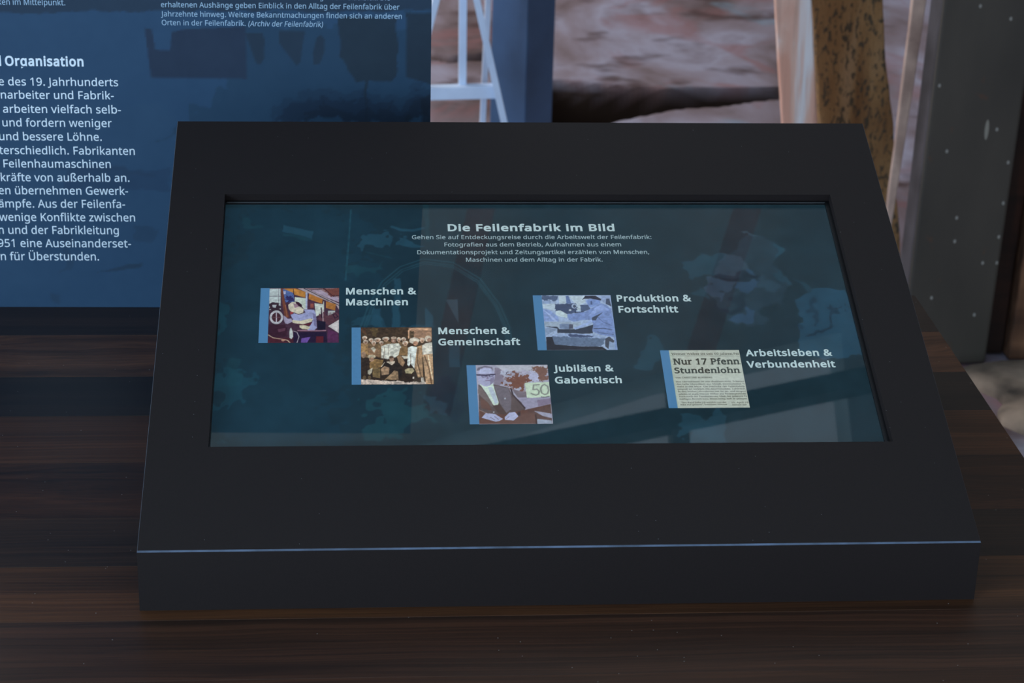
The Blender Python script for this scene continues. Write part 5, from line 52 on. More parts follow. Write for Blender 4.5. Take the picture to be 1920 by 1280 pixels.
# ------------------------------------------------------------------ helpers
def link(o, parent=None, **props):
    COL.objects.link(o)
    if parent: o.parent = parent
    for k, v in props.items(): o[k] = v
    return o
def empty(name, loc, label, cat, group=None):
    o = bpy.data.objects.new(name, None); o.empty_display_size = .05; link(o); o.location = loc
    o['label'] = label; o['category'] = cat
    if group: o['group'] = group
    return o
def mesh(name, verts, faces, mat, parent=None, smooth=False, local=False, **props):
    me = bpy.data.meshes.new(name)
    off = Vector(parent.matrix_world.translation) if (parent and not local) else Vector((0, 0, 0))
    me.from_pydata([tuple(Vector(v)-off) for v in verts], [], faces); me.update()
    if mat: me.materials.append(mat)
    if smooth:
        for p in me.polygons: p.use_smooth = True
    return link(bpy.data.objects.new(name, me), parent, **props)
def bevel(o, width, seg=2):
    m = o.modifiers.new('bevel', 'BEVEL'); m.width = width; m.segments = seg; m.limit_method = 'ANGLE'; m.angle_limit = .6; return o
BOXF = [(0,3,2,1),(4,5,6,7),(0,1,5,4),(1,2,6,5),(2,3,7,6),(3,0,4,7)]
def boxv(x0, y0, z0, x1, y1, z1):
    return [(x0,y0,z0),(x1,y0,z0),(x1,y1,z0),(x0,y1,z0),(x0,y0,z1),(x1,y0,z1),(x1,y1,z1),(x0,y1,z1)]
def box(name, x0, y0, z0, x1, y1, z1, mat, parent=None, b=0, **props):
    o = mesh(name, boxv(x0,y0,z0,x1,y1,z1), BOXF, mat, parent, **props)
    if b: bevel(o, b)
    return o
def bar(name, a, b, wx, wy, mat, parent=None, bev=0, **props):
    """box section of width wx (sideways) and wy (in depth) from a to b"""
    a, b = Vector(a), Vector(b); d = (b-a).normalized()
    s = d.cross(Vector((0,1,0))); s = s.normalized() if s.length > .01 else Vector((1,0,0)); t = s.cross(d).normalized()
    vs_ = []
    for q in (a, b):
        for i, j in ((-1,-1),(1,-1),(1,1),(-1,1)): vs_.append(q+s*(i*wx/2)+t*(j*wy/2))
    o = mesh(name, vs_, BOXF, mat, parent, **props)
    if bev: bevel(o, bev)
    return o

# ------------------------------------------------------------------ materials
def new_mat(name):
    m = bpy.data.materials.new(name); m.use_nodes = True
    return m, m.node_tree.nodes, m.node_tree.links, m.node_tree.nodes['Principled BSDF']
def N(nt, t, **kw):
    n = nt.new(t)
    for k, v in kw.items():
        if k in n.inputs: n.inputs[k].default_value = v
        else: setattr(n, k, v)
    return n
def ramp(nt, stops):
    r = nt.new('ShaderNodeValToRGB'); e = r.color_ramp.elements
    while len(e) < len(stops): e.new(.5)
    for i, (p, c) in enumerate(stops):
        e[i].position = p; e[i].color = (*lin(c), 1) if not isinstance(c, (int, float)) else (c, c, c, 1)
    return r
def coords(nt, lk, scale=(1,1,1), kind='Object'):
    tc = nt.new('ShaderNodeTexCoord'); mp = nt.new('ShaderNodeMapping'); mp.inputs['Scale'].default_value = scale
    lk.new(tc.outputs[kind], mp.inputs['Vector']); return mp.outputs['Vector']
def mix(nt, lk, fac, a, b):
    m = nt.new('ShaderNodeMix'); m.data_type = 'RGBA'
    for s, v in ((0, fac), (6, a), (7, b)):
        if hasattr(v, 'is_linked') or isinstance(v, bpy.types.NodeSocket): lk.new(v, m.inputs[s])
        elif s == 0: m.inputs[0].default_value = v
        else: m.inputs[s].default_value = (*lin(v), 1)
    return m.outputs[2]
def specks(nt, lk, scale, size, keep, jitter_scale=(1,1,1), upright=False):
    """sparse dust specks: 1 on a speck, else 0"""
    v = N(nt, 'ShaderNodeTexVoronoi', Scale=scale); v.voronoi_dimensions = '2D'; src = coords(nt, lk, jitter_scale)
    if upright:                       # specks on an upright face: use its x and z
        sp = nt.new('ShaderNodeSeparateXYZ'); cb = nt.new('ShaderNodeCombineXYZ'); lk.new(src, sp.inputs[0]); lk.new(sp.outputs[0], cb.inputs[0]); lk.new(sp.outputs[2], cb.inputs[1]); src = cb.outputs[0]
    lk.new(src, v.inputs['Vector'])
    a = nt.new('ShaderNodeMath'); a.operation = 'LESS_THAN'; a.inputs[1].default_value = size; lk.new(v.outputs['Distance'], a.inputs[0])
    s = nt.new('ShaderNodeSeparateColor'); lk.new(v.outputs['Color'], s.inputs[0])
    b = nt.new('ShaderNodeMath'); b.operation = 'LESS_THAN'; b.inputs[1].default_value = keep; lk.new(s.outputs[0], b.inputs[0])
    c = nt.new('ShaderNodeMath'); c.operation = 'MULTIPLY'; lk.new(a.outputs[0], c.inputs[0]); lk.new(b.outputs[0], c.inputs[1])
    return c.outputs[0]
def plain(name, c, rough=.5, metal=0, spec=.5, noise=0, nscale=30):
    m, nt, lk, p = new_mat(name)
    p.inputs['Base Color'].default_value = (*lin(c), 1); p.inputs['Roughness'].default_value = rough
    p.inputs['Metallic'].default_value = metal; p.inputs['Specular IOR Level'].default_value = spec
    if noise:
        n_ = N(nt, 'ShaderNodeTexNoise', Scale=nscale, Detail=4.0); lk.new(coords(nt, lk), n_.inputs['Vector'])
        r = ramp(nt, [(.3, [v*(1-noise) for v in c]), (.7, [min(255, v*(1+noise)) for v in c])])
        lk.new(n_.outputs['Fac'], r.inputs[0]); lk.new(r.outputs[0], p.inputs['Base Color'])
    return m
def wood(name, dark, light, seed, grain=(3.2, 420, 200), figure=0.0, rough=.42, spec=.40, bias=0.0, dust_specks=True):
    m, nt, lk, p = new_mat(name)
    vec = coords(nt, lk, (1,1,1)); mp = nt.new('ShaderNodeMapping'); mp.inputs['Location'].default_value = (seed*3.1, seed*.7, seed); mp.inputs['Scale'].default_value = grain
    if figure:
        nn = N(nt, 'ShaderNodeTexNoise', Scale=5.0, Detail=2.0); lk.new(coords(nt, lk, (1.2, 3, 1)), nn.inputs['Vector'])
        mx = nt.new('ShaderNodeVectorMath'); mx.operation = 'SCALE'; mx.inputs['Scale'].default_value = figure; lk.new(nn.outputs['Color'], mx.inputs[0])
        ad = nt.new('ShaderNodeVectorMath'); ad.operation = 'ADD'; lk.new(vec, ad.inputs[0]); lk.new(mx.outputs[0], ad.inputs[1]); vec = ad.outputs[0]
    lk.new(vec, mp.inputs['Vector'])
    n1 = N(nt, 'ShaderNodeTexNoise', Scale=1.0, Detail=6.0, Roughness=.62); lk.new(mp.outputs[0], n1.inputs['Vector'])
    mp2 = nt.new('ShaderNodeMapping'); mp2.inputs['Location'].default_value = (seed, seed*2, 0); mp2.inputs['Scale'].default_value = (1.3, 42, 20); lk.new(vec, mp2.inputs['Vector'])
    n2 = N(nt, 'ShaderNodeTexNoise', Scale=1.0, Detail=3.0); lk.new(mp2.outputs[0], n2.inputs['Vector'])
    ad2 = nt.new('ShaderNodeMath'); ad2.operation = 'ADD'; lk.new(n1.outputs['Fac'], ad2.inputs[0]); lk.new(n2.outputs['Fac'], ad2.inputs[1])
    hf = nt.new('ShaderNodeMath'); hf.operation = 'MULTIPLY_ADD'; hf.inputs[1].default_value = .5; hf.inputs[2].default_value = bias; lk.new(ad2.outputs[0], hf.inputs[0])
    r = ramp(nt, [(.36, dark), (.5, [(a+b)/2 for a, b in zip(dark, light)]), (.64, light)]); lk.new(hf.outputs[0], r.inputs[0])
    colr = r.outputs[0]
    if dust_specks:  # pale dust specks scattered over the wood
        colr = mix(nt, lk, specks(nt, lk, 60, .022, .12), colr, (170, 165, 160))
    lk.new(colr, p.inputs['Base Color']); p.inputs['Roughness'].default_value = rough; p.inputs['Specular IOR Level'].default_value = spec
    bp = N(nt, 'ShaderNodeBump', Strength=.12, Distance=.0006); lk.new(n1.outputs['Fac'], bp.inputs['Height']); lk.new(bp.outputs[0], p.inputs['Normal'])
    return m
# dark laminate of the console: fine matt grain with a little dust
def laminate(name, c, rough):
    m, nt, lk, p = new_mat(name)
    n_ = N(nt, 'ShaderNodeTexNoise', Scale=900.0, Detail=2.0); lk.new(coords(nt, lk), n_.inputs['Vector'])
    r = ramp(nt, [(.35, [v*.92 for v in c]), (.65, [v*1.1 for v in c])]); lk.new(n_.outputs['Fac'], r.inputs[0])
    c1 = mix(nt, lk, specks(nt, lk, 70, .016, .07), r.outputs[0], (150, 150, 155))
    lk.new(c1, p.inputs['Base Color']); p.inputs['Roughness'].default_value = rough; p.inputs['Specular IOR Level'].default_value = .35
    bp = N(nt, 'ShaderNodeBump', Strength=.08, Distance=.0003); lk.new(n_.outputs['Fac'], bp.inputs['Height']); lk.new(bp.outputs[0], p.inputs['Normal'])
    return m
M_BODY = laminate('charcoal_laminate', (28, 20, 19), .62)
M_EDGE = plain('worn_lit_edge', (78, 92, 112), .45, spec=.6, noise=.25, nscale=40)  # pale tone holds both wear and the highlight along the edge
M_EDGE2 = plain('pale_side_edge', (80, 84, 92), .5)  # thin edge faces, paler than the housing
M_BLACK = plain('black_bezel', (14, 14, 16), .3, spec=.5)
M_RIM = plain('bezel_rim', (120, 122, 125), .3, metal=.6)
M_ALU = plain('brushed_aluminium', (205, 220, 244), .4, metal=0, spec=.6, noise=.06, nscale=8)
M_STEEL = plain('blue_grey_paint', (70, 96, 130), .45, spec=.4, noise=.1, nscale=6)
M_APRON = plain('table_frame_paint', (40, 40, 44), .5)
M_WALL = plain('old_plaster', (150, 146, 140), .9, noise=.12, nscale=2)
M_CEIL = plain('ceiling_paint', (205, 214, 212), .9, noise=.10, nscale=1.2)
M_RAFTER = plain('brown_rafter', (190, 132, 110), .8, noise=.2, nscale=5)

def print_mat(name, emit):
    m, nt, lk, p = new_mat(name)
    a = nt.new('ShaderNodeVertexColor'); a.layer_name = 'Col'
    if emit:
        lk.new(a.outputs['Color'], p.inputs['Base Color']); p.inputs['Roughness'].default_value = .8; p.inputs['Specular IOR Level'].default_value = 0
        lk.new(a.outputs['Color'], p.inputs['Emission Color']); p.inputs['Emission Strength'].default_value = emit
    else:
        lk.new(a.outputs['Color'], p.inputs['Base Color']); p.inputs['Roughness'].default_value = .62; p.inputs['Specular IOR Level'].default_value = .35
    return m
EM = .58
M_SCREEN = print_mat('lit_display', EM)
M_PRINT = print_mat('printed_board', 0)
def glow(name, c):
    m, nt, lk, p = new_mat(name); p.inputs['Base Color'].default_value = (*lin(c), 1); p.inputs['Specular IOR Level'].default_value = 0
    p.inputs['Emission Color'].default_value = (*lin(c), 1); p.inputs['Emission Strength'].default_value = EM; return m
M_SWHITE = glow('display_white', (174, 190, 188)); M_SGREY = glow('display_pale', (152, 170, 172)); M_SINK = glow('display_ink', (60, 64, 58))
M_BTEXT = plain('board_lettering', (238, 248, 255), .6); M_BTEXT2 = plain('board_small_lettering', (170, 198, 220), .6)
# cover glass
m, nt, lk, p = new_mat('cover_glass'); nt.remove(p)
fr = N(nt, 'ShaderNodeFresnel', IOR=1.45); tr = nt.new('ShaderNodeBsdfTransparent'); gl = N(nt, 'ShaderNodeBsdfGlossy', Roughness=.0)
ge = nt.new('ShaderNodeNewGeometry'); io = nt.new('ShaderNodeMapRange'); io.inputs['To Min'].default_value = 1.45; io.inputs['To Max'].default_value = 1/1.45
lk.new(ge.outputs['Backfacing'], io.inputs['Value']); lk.new(io.outputs[0], fr.inputs['IOR'])
ms = nt.new('ShaderNodeMixShader'); lk.new(fr.outputs[0], ms.inputs[0]); lk.new(tr.outputs[0], ms.inputs[1]); lk.new(gl.outputs[0], ms.inputs[2])
lk.new(ms.outputs[0], nt['Material Output'].inputs[0]); M_GLASS = m

# ------------------------------------------------------------------ a small painter for the printed / displayed pictures
rng = np.random.default_rng(5)
def vnoise(X, Y, freq, seed):
    g = np.random.default_rng(seed).random((66, 66)); x = (X*freq) % 64; y = (Y*freq) % 64
    xi = x.astype(int); yi = y.astype(int); fx = x-xi; fy = y-yi; fx = fx*fx*(3-2*fx); fy = fy*fy*(3-2*fy)
    a = g[yi, xi]*(1-fx)+g[yi, xi+1]*fx; b = g[yi+1, xi]*(1-fx)+g[yi+1, xi+1]*fx
    return a*(1-fy)+b*fy-.5
def in_poly(X, Y, pts):
    ins = np.zeros(X.shape, bool); n_ = len(pts)
    for i in range(n_):
        (x0, y0), (x1, y1) = pts[i-1], pts[i]
        if y0 == y1: continue
        ins ^= ((y0 > Y) != (y1 > Y)) & (X < (x1-x0)*(Y-y0)/(y1-y0)+x0)
    return ins
def paint(xs, ys, bgc, ops, aspect, gs=1.0, ss=2):
    """colours (linear) on the grid xs x ys; aspect = height of one y unit in x units; gs = size of one unit for grunge"""
    X0, Y0 = np.meshgrid(xs, ys); dx = np.gradient(xs)[None, :]; dy = np.gradient(ys)[:, None]
    out = np.zeros(X0.shape+(3,)); acc = 0
    for sj in range(ss):
        for si in range(ss):
            X = X0+dx*((si+.5)/ss-.5); Y = Y0+dy*((sj+.5)/ss-.5)
            img = np.empty(X.shape+(3,)); img[:] = np.array(bgc, float)
            GX = vnoise(X/gs, Y*aspect/gs, 26, 1)+.6*vnoise(X/gs, Y*aspect/gs, 61, 2)+.4*vnoise(X/gs, Y*aspect/gs, 130, 7)
            GY = vnoise(X/gs, Y*aspect/gs, 26, 3)+.6*vnoise(X/gs, Y*aspect/gs, 61, 4)+.4*vnoise(X/gs, Y*aspect/gs, 130, 8)
            for kind, c, a, g, pts in ops:
                if kind == 'l':
                    m_ = np.zeros(X.shape, bool)
                    for (x0, y0), (x1, y1) in zip(pts, pts[1:]):
                        ex, ey = x1-x0, (y1-y0)*aspect; L2 = ex*ex+ey*ey+1e-12
                        t_ = np.clip(((X-x0)*ex+(Y-y0)*aspect*ey)/L2, 0, 1)
                        m_ |= ((X-x0-t_*ex)**2+((Y-y0)*aspect-t_*ey)**2) < (g*gs/2)**2
                else:
                    Xg, Yg = (X+GX*g*gs*2, Y+GY*g*gs*2/aspect) if g else (X, Y)
                    if kind == 'p': m_ = in_poly(Xg, Yg, pts)
                    else:
                        (cx, cy), (ax, ay), (bx, by) = pts
                        A = np.array([[ax-cx, bx-cx], [ay-cy, by-cy]]); I = np.linalg.inv(A)
                        U = I[0, 0]*(Xg-cx)+I[0, 1]*(Yg-cy); V = I[1, 0]*(Xg-cx)+I[1, 1]*(Yg-cy); m_ = U*U+V*V < 1
                img[m_] = img[m_]*(1-a)+np.array(c, float)*a
            out += img; acc += 1
    out /= acc
    return out
def art_grid(name, xs, ys, img, place, mat, parent, **props):
    """grid mesh; place(X, Y) -> world xyz arrays"""
    X, Y = np.meshgrid(xs, ys); P = place(X, Y).reshape(-1, 3)-np.array(parent.matrix_world.translation if parent else (0,0,0))
    ny, nx = X.shape; idx = np.arange(nx*ny).reshape(ny, nx)
    q = np.stack([idx[:-1, :-1], idx[:-1, 1:], idx[1:, 1:], idx[1:, :-1]], -1).reshape(-1, 4)
    me = bpy.data.meshes.new(name); me.vertices.add(len(P)); me.vertices.foreach_set('co', P.ravel().astype(np.float32))
    me.loops.add(q.size); me.loops.foreach_set('vertex_index', q.ravel().astype(np.int32))
    me.polygons.add(len(q)); me.polygons.foreach_set('loop_start', np.arange(0, q.size, 4, dtype=np.int32)); me.polygons.foreach_set('loop_total', np.full(len(q), 4, np.int32))
    me.update(calc_edges=True)
    c = np.clip(img, 0, 255)/255; c = np.where(c <= .04045, c/12.92, ((c+.055)/1.055)**2.4)
    at = me.color_attributes.new('Col', 'FLOAT_COLOR', 'POINT'); at.data.foreach_set('color', np.concatenate([c.reshape(-1, 3), np.ones((len(P), 1))], 1).ravel().astype(np.float32))
    me.materials.append(mat)
    return link(bpy.data.objects.new(name, me), parent, **props)

# ------------------------------------------------------------------ lettering from outlines
def glyph(ch):
    adv, s = GLY[ch]
    return adv, [[tuple(map(int, q.split(','))) for q in lp.split(' ')] for lp in s.split('/')] if s else []
def offset_loop(lp, d):
    q_ = []
    for p_ in lp:                    # merge points that almost touch, so that notches stay clean
        if q_ and math.dist(q_[-1], p_) < 6: q_[-1] = ((q_[-1][0]+p_[0])/2, (q_[-1][1]+p_[1])/2)
        else: q_.append(p_)
    lp = q_; out = []; n_ = len(lp)
    for i in range(n_):
        a, b, c = Vector(lp[i-1]), Vector(lp[i]), Vector(lp[(i+1) % n_])
        e1 = (b-a).normalized(); e2 = (c-b).normalized(); n1 = Vector((-e1.y, e1.x)); n2 = Vector((-e2.y, e2.x)); nn = n1+n2
        if nn.length < .2: nn = n1
        nn.normalize(); concave = (e1.x*e2.y-e1.y*e2.x)*d > 0; k = 1/max(.13 if concave else .55, nn.dot(n1)); k_ = abs(d)*k
        if concave: k_ = min(k_, max(abs(d)*1.3, .85*min((b-a).length, (c-b).length)))
        out.append(tuple(b+nn*k_*(1 if d > 0 else -1)))
    return out
def area2(lp): return sum(lp[i-1][0]*lp[i][1]-lp[i][0]*lp[i-1][1] for i in range(len(lp)))
GC = {}
def glyph_tris(ch, bold):
    key = (ch, bold)
    if key in GC: return GC[key]
    adv, loops = glyph(ch); V = []; F = []
    if loops:
        big = max(loops, key=lambda l: abs(area2(l))); sgn = -1 if area2(big) > 0 else 1
        ls = [offset_loop(l, sgn*bold) if bold else l for l in loops]
        pass
        cu = bpy.data.curves.new('outline', 'CURVE'); cu.dimensions = '2D'; cu.fill_mode = 'BOTH'
        for l in ls:
            sp_ = cu.splines.new('POLY'); sp_.points.add(len(l)-1); sp_.use_cyclic_u = True
            for q_, (x, y) in zip(sp_.points, l): q_.co = (x/1000, y/1000, 0, 1)
        co_ = bpy.data.objects.new('outline', cu); COL.objects.link(co_)
        me_ = bpy.data.meshes.new_from_object(co_.evaluated_get(bpy.context.evaluated_depsgraph_get()))
        V = [(v_.co.x*1000, v_.co.y*1000) for v_ in me_.vertices]; F = [tuple(p_.vertices) for p_ in me_.polygons]
        bpy.data.objects.remove(co_); bpy.data.curves.remove(cu); bpy.data.meshes.remove(me_)
    GC[key] = (adv+bold*1.5, V, F); return GC[key]
SERIF = {'N': [(110,0),(110,1),(560,1)], 'u': [(130,2),(420,2),(450,0)], 'r': [(110,0),(90,2)], '1': [(215,0)], 'P': [(110,0),(90,1)], 'f': [(120,0)], 'n': [(110,0),(440,0),(90,2)],
         't': [], 'd': [(440,3),(470,0)], 'l': [(104,0),(84,3)], 'h': [(110,0),(440,0),(90,3)], 'k': [(110,0),(420,0),(90,3)], 'i': [(104,0),(84,2)], 'm': [(110,0),(440,0),(770,0)], 'W': [(80,1),(780,1)], 'b': [(90,3)]}
def text_mesh(name, body, bold, mat, parent, frame, x, y, width, cap, italic=0, serif=False, lift=.00012, **props):
    """frame(u, v, h) -> world point; the line starts at x, base line y, fits `width`, capitals `cap` high"""
    V = []; F = []; pen = 0; B = round(30*bold) if bold >= 1 else round(20*bold)
    for ch in body:
        adv, gv, gf = glyph_tris(ch, B); o_ = len(V)
        V += [(pen+px+B*.75+(py*.18 if italic else 0), py) for px, py in gv]; F += [tuple(o_+k for k in t_) for t_ in gf]
        if serif and ch in SERIF:
            for sx_, lv in SERIF[ch]:
                h_ = [0, 573, 430, 609][lv]; y0, y1 = (h_, h_+52) if lv == 0 else (h_-52, h_)
                o_ = len(V); q = [(sx_-150, y0), (sx_+150, y0), (sx_+150, y1), (sx_-150, y1)]
                if lv and ch != 'N': q = [(sx_-120, y0), (sx_+20, y0), (sx_+20, y1), (sx_-120, y1)]
                V += [(pen+B*.75+a, b) for a, b in q]; F.append((o_, o_+1, o_+2, o_+3))
        pen += adv
    x0 = min(v[0] for v in V); x1 = max(v[0] for v in V); kx = width/(x1-x0); ky = cap/573
    W3 = [frame(x+(a-x0)*kx, y+b*ky, lift) for a, b in V]
    return mesh(name, W3, F, mat, parent, **props)

# ------------------------------------------------------------------ the setting: floor, walls, ceiling
def poly_dist(X, Y, pts):
    d = np.full(X.shape, 1e9)
    for i in range(len(pts)):
        (x0, y0), (x1, y1) = pts[i-1], pts[i]; ex, ey = x1-x0, y1-y0
        t_ = np.clip(((X-x0)*ex+(Y-y0)*ey)/(ex*ex+ey*ey+1e-12), 0, 1); d = np.minimum(d, np.hypot(X-x0-t_*ex, Y-y0-t_*ey))
    return np.where(in_poly(X, Y, pts), d, -d)
xs = np.concatenate([np.linspace(-5, -.9, 20), np.linspace(-.85, 2.6, 230), np.linspace(2.7, 6, 16)])
ys = np.concatenate([np.linspace(-5, 1.6, 20), np.linspace(1.65, 5.6, 264), np.linspace(5.7, 8.5, 14)])
X, Y = np.meshgrid(xs, ys)
Z = .010*vnoise(X+9, Y+9, 1.7, 11)+.006*vnoise(X+9, Y+9, 6, 12)
pd = poly_dist(X+.03*vnoise(X+9, Y+9, 8, 13), Y+.05*vnoise(X+9, Y+9, 6, 14), PIT); pit = np.clip(pd/.05, 0, 1)
cd = poly_dist(X, Y+.03*vnoise(X+9, Y+9, 5, 15), CRACK); crk = np.clip(cd/.02+.3, 0, 1)
Z -= pit*.16+crk*.06
DARK_MASK = np.clip(np.maximum(np.clip(pd/.03+.6, 0, 1), crk*1.2), 0, 1)  # floor colour turns dark brown inside the pit and the crack
def floor_material():
    m, nt, lk, p = new_mat('worn_factory_floor')
    n1 = N(nt, 'ShaderNodeTexNoise', Scale=2.6, Detail=5.0, Roughness=.52, Distortion=.5); lk.new(coords(nt, lk, (1.2, .62, 1)), n1.inputs['Vector'])
    r1 = ramp(nt, [(.30, (96, 78, 78)), (.42, (130, 114, 120)), (.5, (148, 136, 148)), (.6, (166, 162, 182)), (.72, (124, 108, 114))]); lk.new(n1.outputs['Fac'], r1.inputs[0])
    n2 = N(nt, 'ShaderNodeTexNoise', Scale=4.3, Detail=5.0, Distortion=1.0); lk.new(coords(nt, lk, (1.0, .7, 1)), n2.inputs['Vector'])
    r2 = ramp(nt, [(.54, 0.), (.66, .6)]); lk.new(n2.outputs['Fac'], r2.inputs[0])
    c = mix(nt, lk, r2.outputs[0], r1.outputs[0], (148, 104, 106))
    n3 = N(nt, 'ShaderNodeTexNoise', Scale=3.1, Detail=4.0, Distortion=.7); lk.new(coords(nt, lk, (.9, .7, 2)), n3.inputs['Vector'])
    r3 = ramp(nt, [(.60, 0.), (.70, .7)]); lk.new(n3.outputs['Fac'], r3.inputs[0])
    c = mix(nt, lk, r3.outputs[0], c, (126, 152, 172))
    n4 = N(nt, 'ShaderNodeTexNoise', Scale=7.0, Detail=3.0); lk.new(coords(nt, lk, (.7, .9, 3)), n4.inputs['Vector'])
    r4 = ramp(nt, [(.56, 0.), (.68, .85)]); lk.new(n4.outputs['Fac'], r4.inputs[0])
    c = mix(nt, lk, r4.outputs[0], c, (84, 64, 64))
    va = nt.new('ShaderNodeVertexColor'); va.layer_name = 'Col'
    c = mix(nt, lk, va.outputs['Color'], c, (44, 30, 22))
    lk.new(c, p.inputs['Base Color']); p.inputs['Roughness'].default_value = .85; p.inputs['Specular IOR Level'].default_value = .2
    bp = N(nt, 'ShaderNodeBump', Strength=.5, Distance=.01); lk.new(n1.outputs['Fac'], bp.inputs['Height']); lk.new(bp.outputs[0], p.inputs['Normal'])
    return m
sv = 255*np.where(DARK_MASK <= .0031308, DARK_MASK*12.92, 1.055*np.clip(DARK_MASK, 1e-9, 1)**(1/2.4)-.055)
fl = art_grid('floor', xs, ys, np.repeat(sv[:, :, None], 3, 2), lambda a, b: np.stack([a, b, Z], -1), floor_material(), None, kind='structure')
for pl in fl.data.polygons: pl.use_smooth = True
fl.modifiers.new('thickness', 'SOLIDIFY').thickness = .3
fl.modifiers['thickness'].offset = -1
box('wall_back', -5, 7.9, 0, 6, 8.1, 4.2, M_WALL, kind='structure')
box('wall_right', 5.8, -2.2, 0, 6, 8, 4.2, M_WALL, kind='structure')
def prism(name, pts, z0, z1, mat, **props):
    n_ = len(pts); v = [(x, y, z0) for x, y in pts]+[(x, y, z1) for x, y in pts]
    f_ = [tuple(range(n_))[::-1], tuple(range(n_, 2*n_))]+[(i, (i+1) % n_, n_+(i+1) % n_, n_+i) for i in range(n_)]
    return mesh(name, v, f_, mat, **props)
# left wall with one big window opening (three pieces would be one wall: built as one mesh)
def multi_box(name, boxes, mat, **props):
    v = []; f_ = []
    for b in boxes:
        o_ = len(v); v += boxv(*b); f_ += [tuple(o_+k for k in q) for q in BOXF]
    return mesh(name, v, f_, mat, **props)
multi_box('wall_left', [(-5,-5,0,-4.8,8,.9),(-5,-5,3.4,-4.8,8,4.2),(-5,-5,.9,-4.8,-4,3.4),(-5,1,.9,-4.8,1.6,3.4),(-5,5,.9,-4.8,8,3.4)], M_WALL, kind='structure')
SKY = [(.32-3.25, .71), (.32, 1.44), (.94, 1.63), (1.31, 1.70)]
ceil_pts_far = [(-5, .5), (.32, 1.44), (.94, 1.635), (1.42, 1.745), (6, 2.9), (6, 8), (-5, 8)]
def ceil():
    v = []; f_ = []
    for pts in (ceil_pts_far, [(1.42, 1.745), (1.42, -.3), (6, -.3), (6, 2.9)], [(-5, -5), (6, -5), (6, -.3), (-5, -.3)]):
        o_ = len(v); n_ = len(pts); v += [(x, y, 4.2) for x, y in pts]+[(x, y, 4.35) for x, y in pts]
        f_ += [tuple(o_+k for k in range(n_)), tuple(o_+n_+k for k in range(n_))]+[(o_+i, o_+(i+1) % n_, o_+n_+(i+1) % n_, o_+n_+i) for i in range(n_)]
    return mesh('ceiling', v, f_, M_CEIL, kind='structure')
ceil()
k_ = box('trim_1', .955, -.3, 4.15, .995, 1.62, 4.25, M_WALL, kind='structure')
def rafter(a, b, wd, label):
    o = bar('wooden_rafter', a, b, wd, .07, M_RAFTER); o['label'] = label; o['category'] = 'beam'; return o
bb_ = bar('skylight_beam', (-.4, 1.20, 4.16), (1.5, 1.60, 4.16), .07, .05, plain('beam_steel', (70, 78, 80), .6)); bb_['label'] = 'dark steel beam crossing the roof light, mirrored in the lower part of the display'; bb_['category'] = 'beam'
r1_ = rafter((.55, 2.35, 4.12), (.36, 1.50, 4.12), .04, 'brown wooden rafter mirrored as the left dim stripe on the display')
r2_ = rafter((1.33, 2.45, 4.12), (1.02, 1.62, 4.12), .06, 'brown wooden rafter mirrored as the right dim stripe on the display')

# ------------------------------------------------------------------ table
table = empty('table', (.2, .2, 0), 'dark brown wooden table of broad planks carrying the display console', 'table')
bpy.context.view_layer.update()
tones = [((40,26,20),(88,57,42)), ((40,26,20),(88,57,42)), ((38,26,21),(82,54,42)), ((46,29,19),(98,64,42)), ((26,18,16),(66,46,36)),
         ((34,21,16),(80,50,36)), ((50,31,21),(96,62,44)), ((23,18,18),(42,33,31)), ((48,31,23),(100,68,52)), ((26,20,19),(54,41,38))]
tones = [tuple((r_*1.0, g_*.95, b_*.85) for r_, g_, b_ in t_) for t_ in tones]
M_PL = [wood('walnut_plank_%s' % 'abcdefghij'[i], d, l, i*1.7+1, figure=(.05 if i in (5, 8) else .012)) for i, (d, l) in enumerate(tones)]
for i, (a, b) in enumerate(zip(PLANKS, PLANKS[1:])):
    box('plank', TABLE_X[0], a+.00012, ZT-.03, TABLE_X[1], b-.00012, ZT, M_PL[i], table, b=.0003)
xa, xb, ya, yb = TABLE_X[0]+.08, TABLE_X[1]-.10, PLANKS[0]+.05, PLANKS[-1]-.05
for nm, q in (('rail', (xa, ya, xb, ya+.025)), ('rail', (xa, yb-.025, xb, yb)), ('rail', (xa, ya+.025, xa+.025, yb-.025)), ('rail', (xb-.025, ya+.025, xb, yb-.025))):
    box(nm, q[0], q[1], ZT-.11, q[2], q[3], ZT-.03, M_APRON, table, b=.002)
for lx in (xa, xb-.05):
    for ly in (ya, yb-.05): box('leg', lx, ly, .0, lx+.05, ly+.05, ZT-.03, M_APRON, table, b=.003)

# ------------------------------------------------------------------ information board
bo = BOARD; cy_, sy_, cl, sl = math.cos(bo['yaw']), math.sin(bo['yaw']), math.cos(bo['lean']), math.sin(bo['lean'])
UB = Vector((cy_, sy_, 0)); WB = Vector((-sy_*sl, cy_*sl, cl)); NB = Vector(UB.cross(WB))   # NB points to the viewer
board = empty('information_board', (0, bo['y0'], ZT), 'tall blue printed information board with white German text at the back of the table', 'board')
bpy.context.view_layer.update()
def bframe(u, v, h=0): return Vector((0, bo['y0'], ZT))+UB*u+WB*v+NB*h
BX0, BX1, BH = -.46, bo['xr'], 1.25
pv = [bframe(u, v, -t_) for t_ in (.0002, .004) for u, v in ((BX0, .0), (BX1, .0), (BX1, BH), (BX0, BH))]
mesh('backing_sheet', pv, [(0,1,2,3),(7,6,5,4),(0,4,5,1),(1,5,6,2),(2,6,7,3),(3,7,4,0)], plain('board_edge', (140, 150, 160), .6), board)
xs = np.concatenate([np.linspace(BX0, -.215, 12), np.linspace(-.21, BX1, 260)]); ys = np.concatenate([np.linspace(0, .325, 190), np.linspace(.335, BH, 60)])
img = paint(xs, ys, (41, 72, 100), BART, 1.0, gs=.45)
Xn, Yn = np.meshgrid(xs, ys)
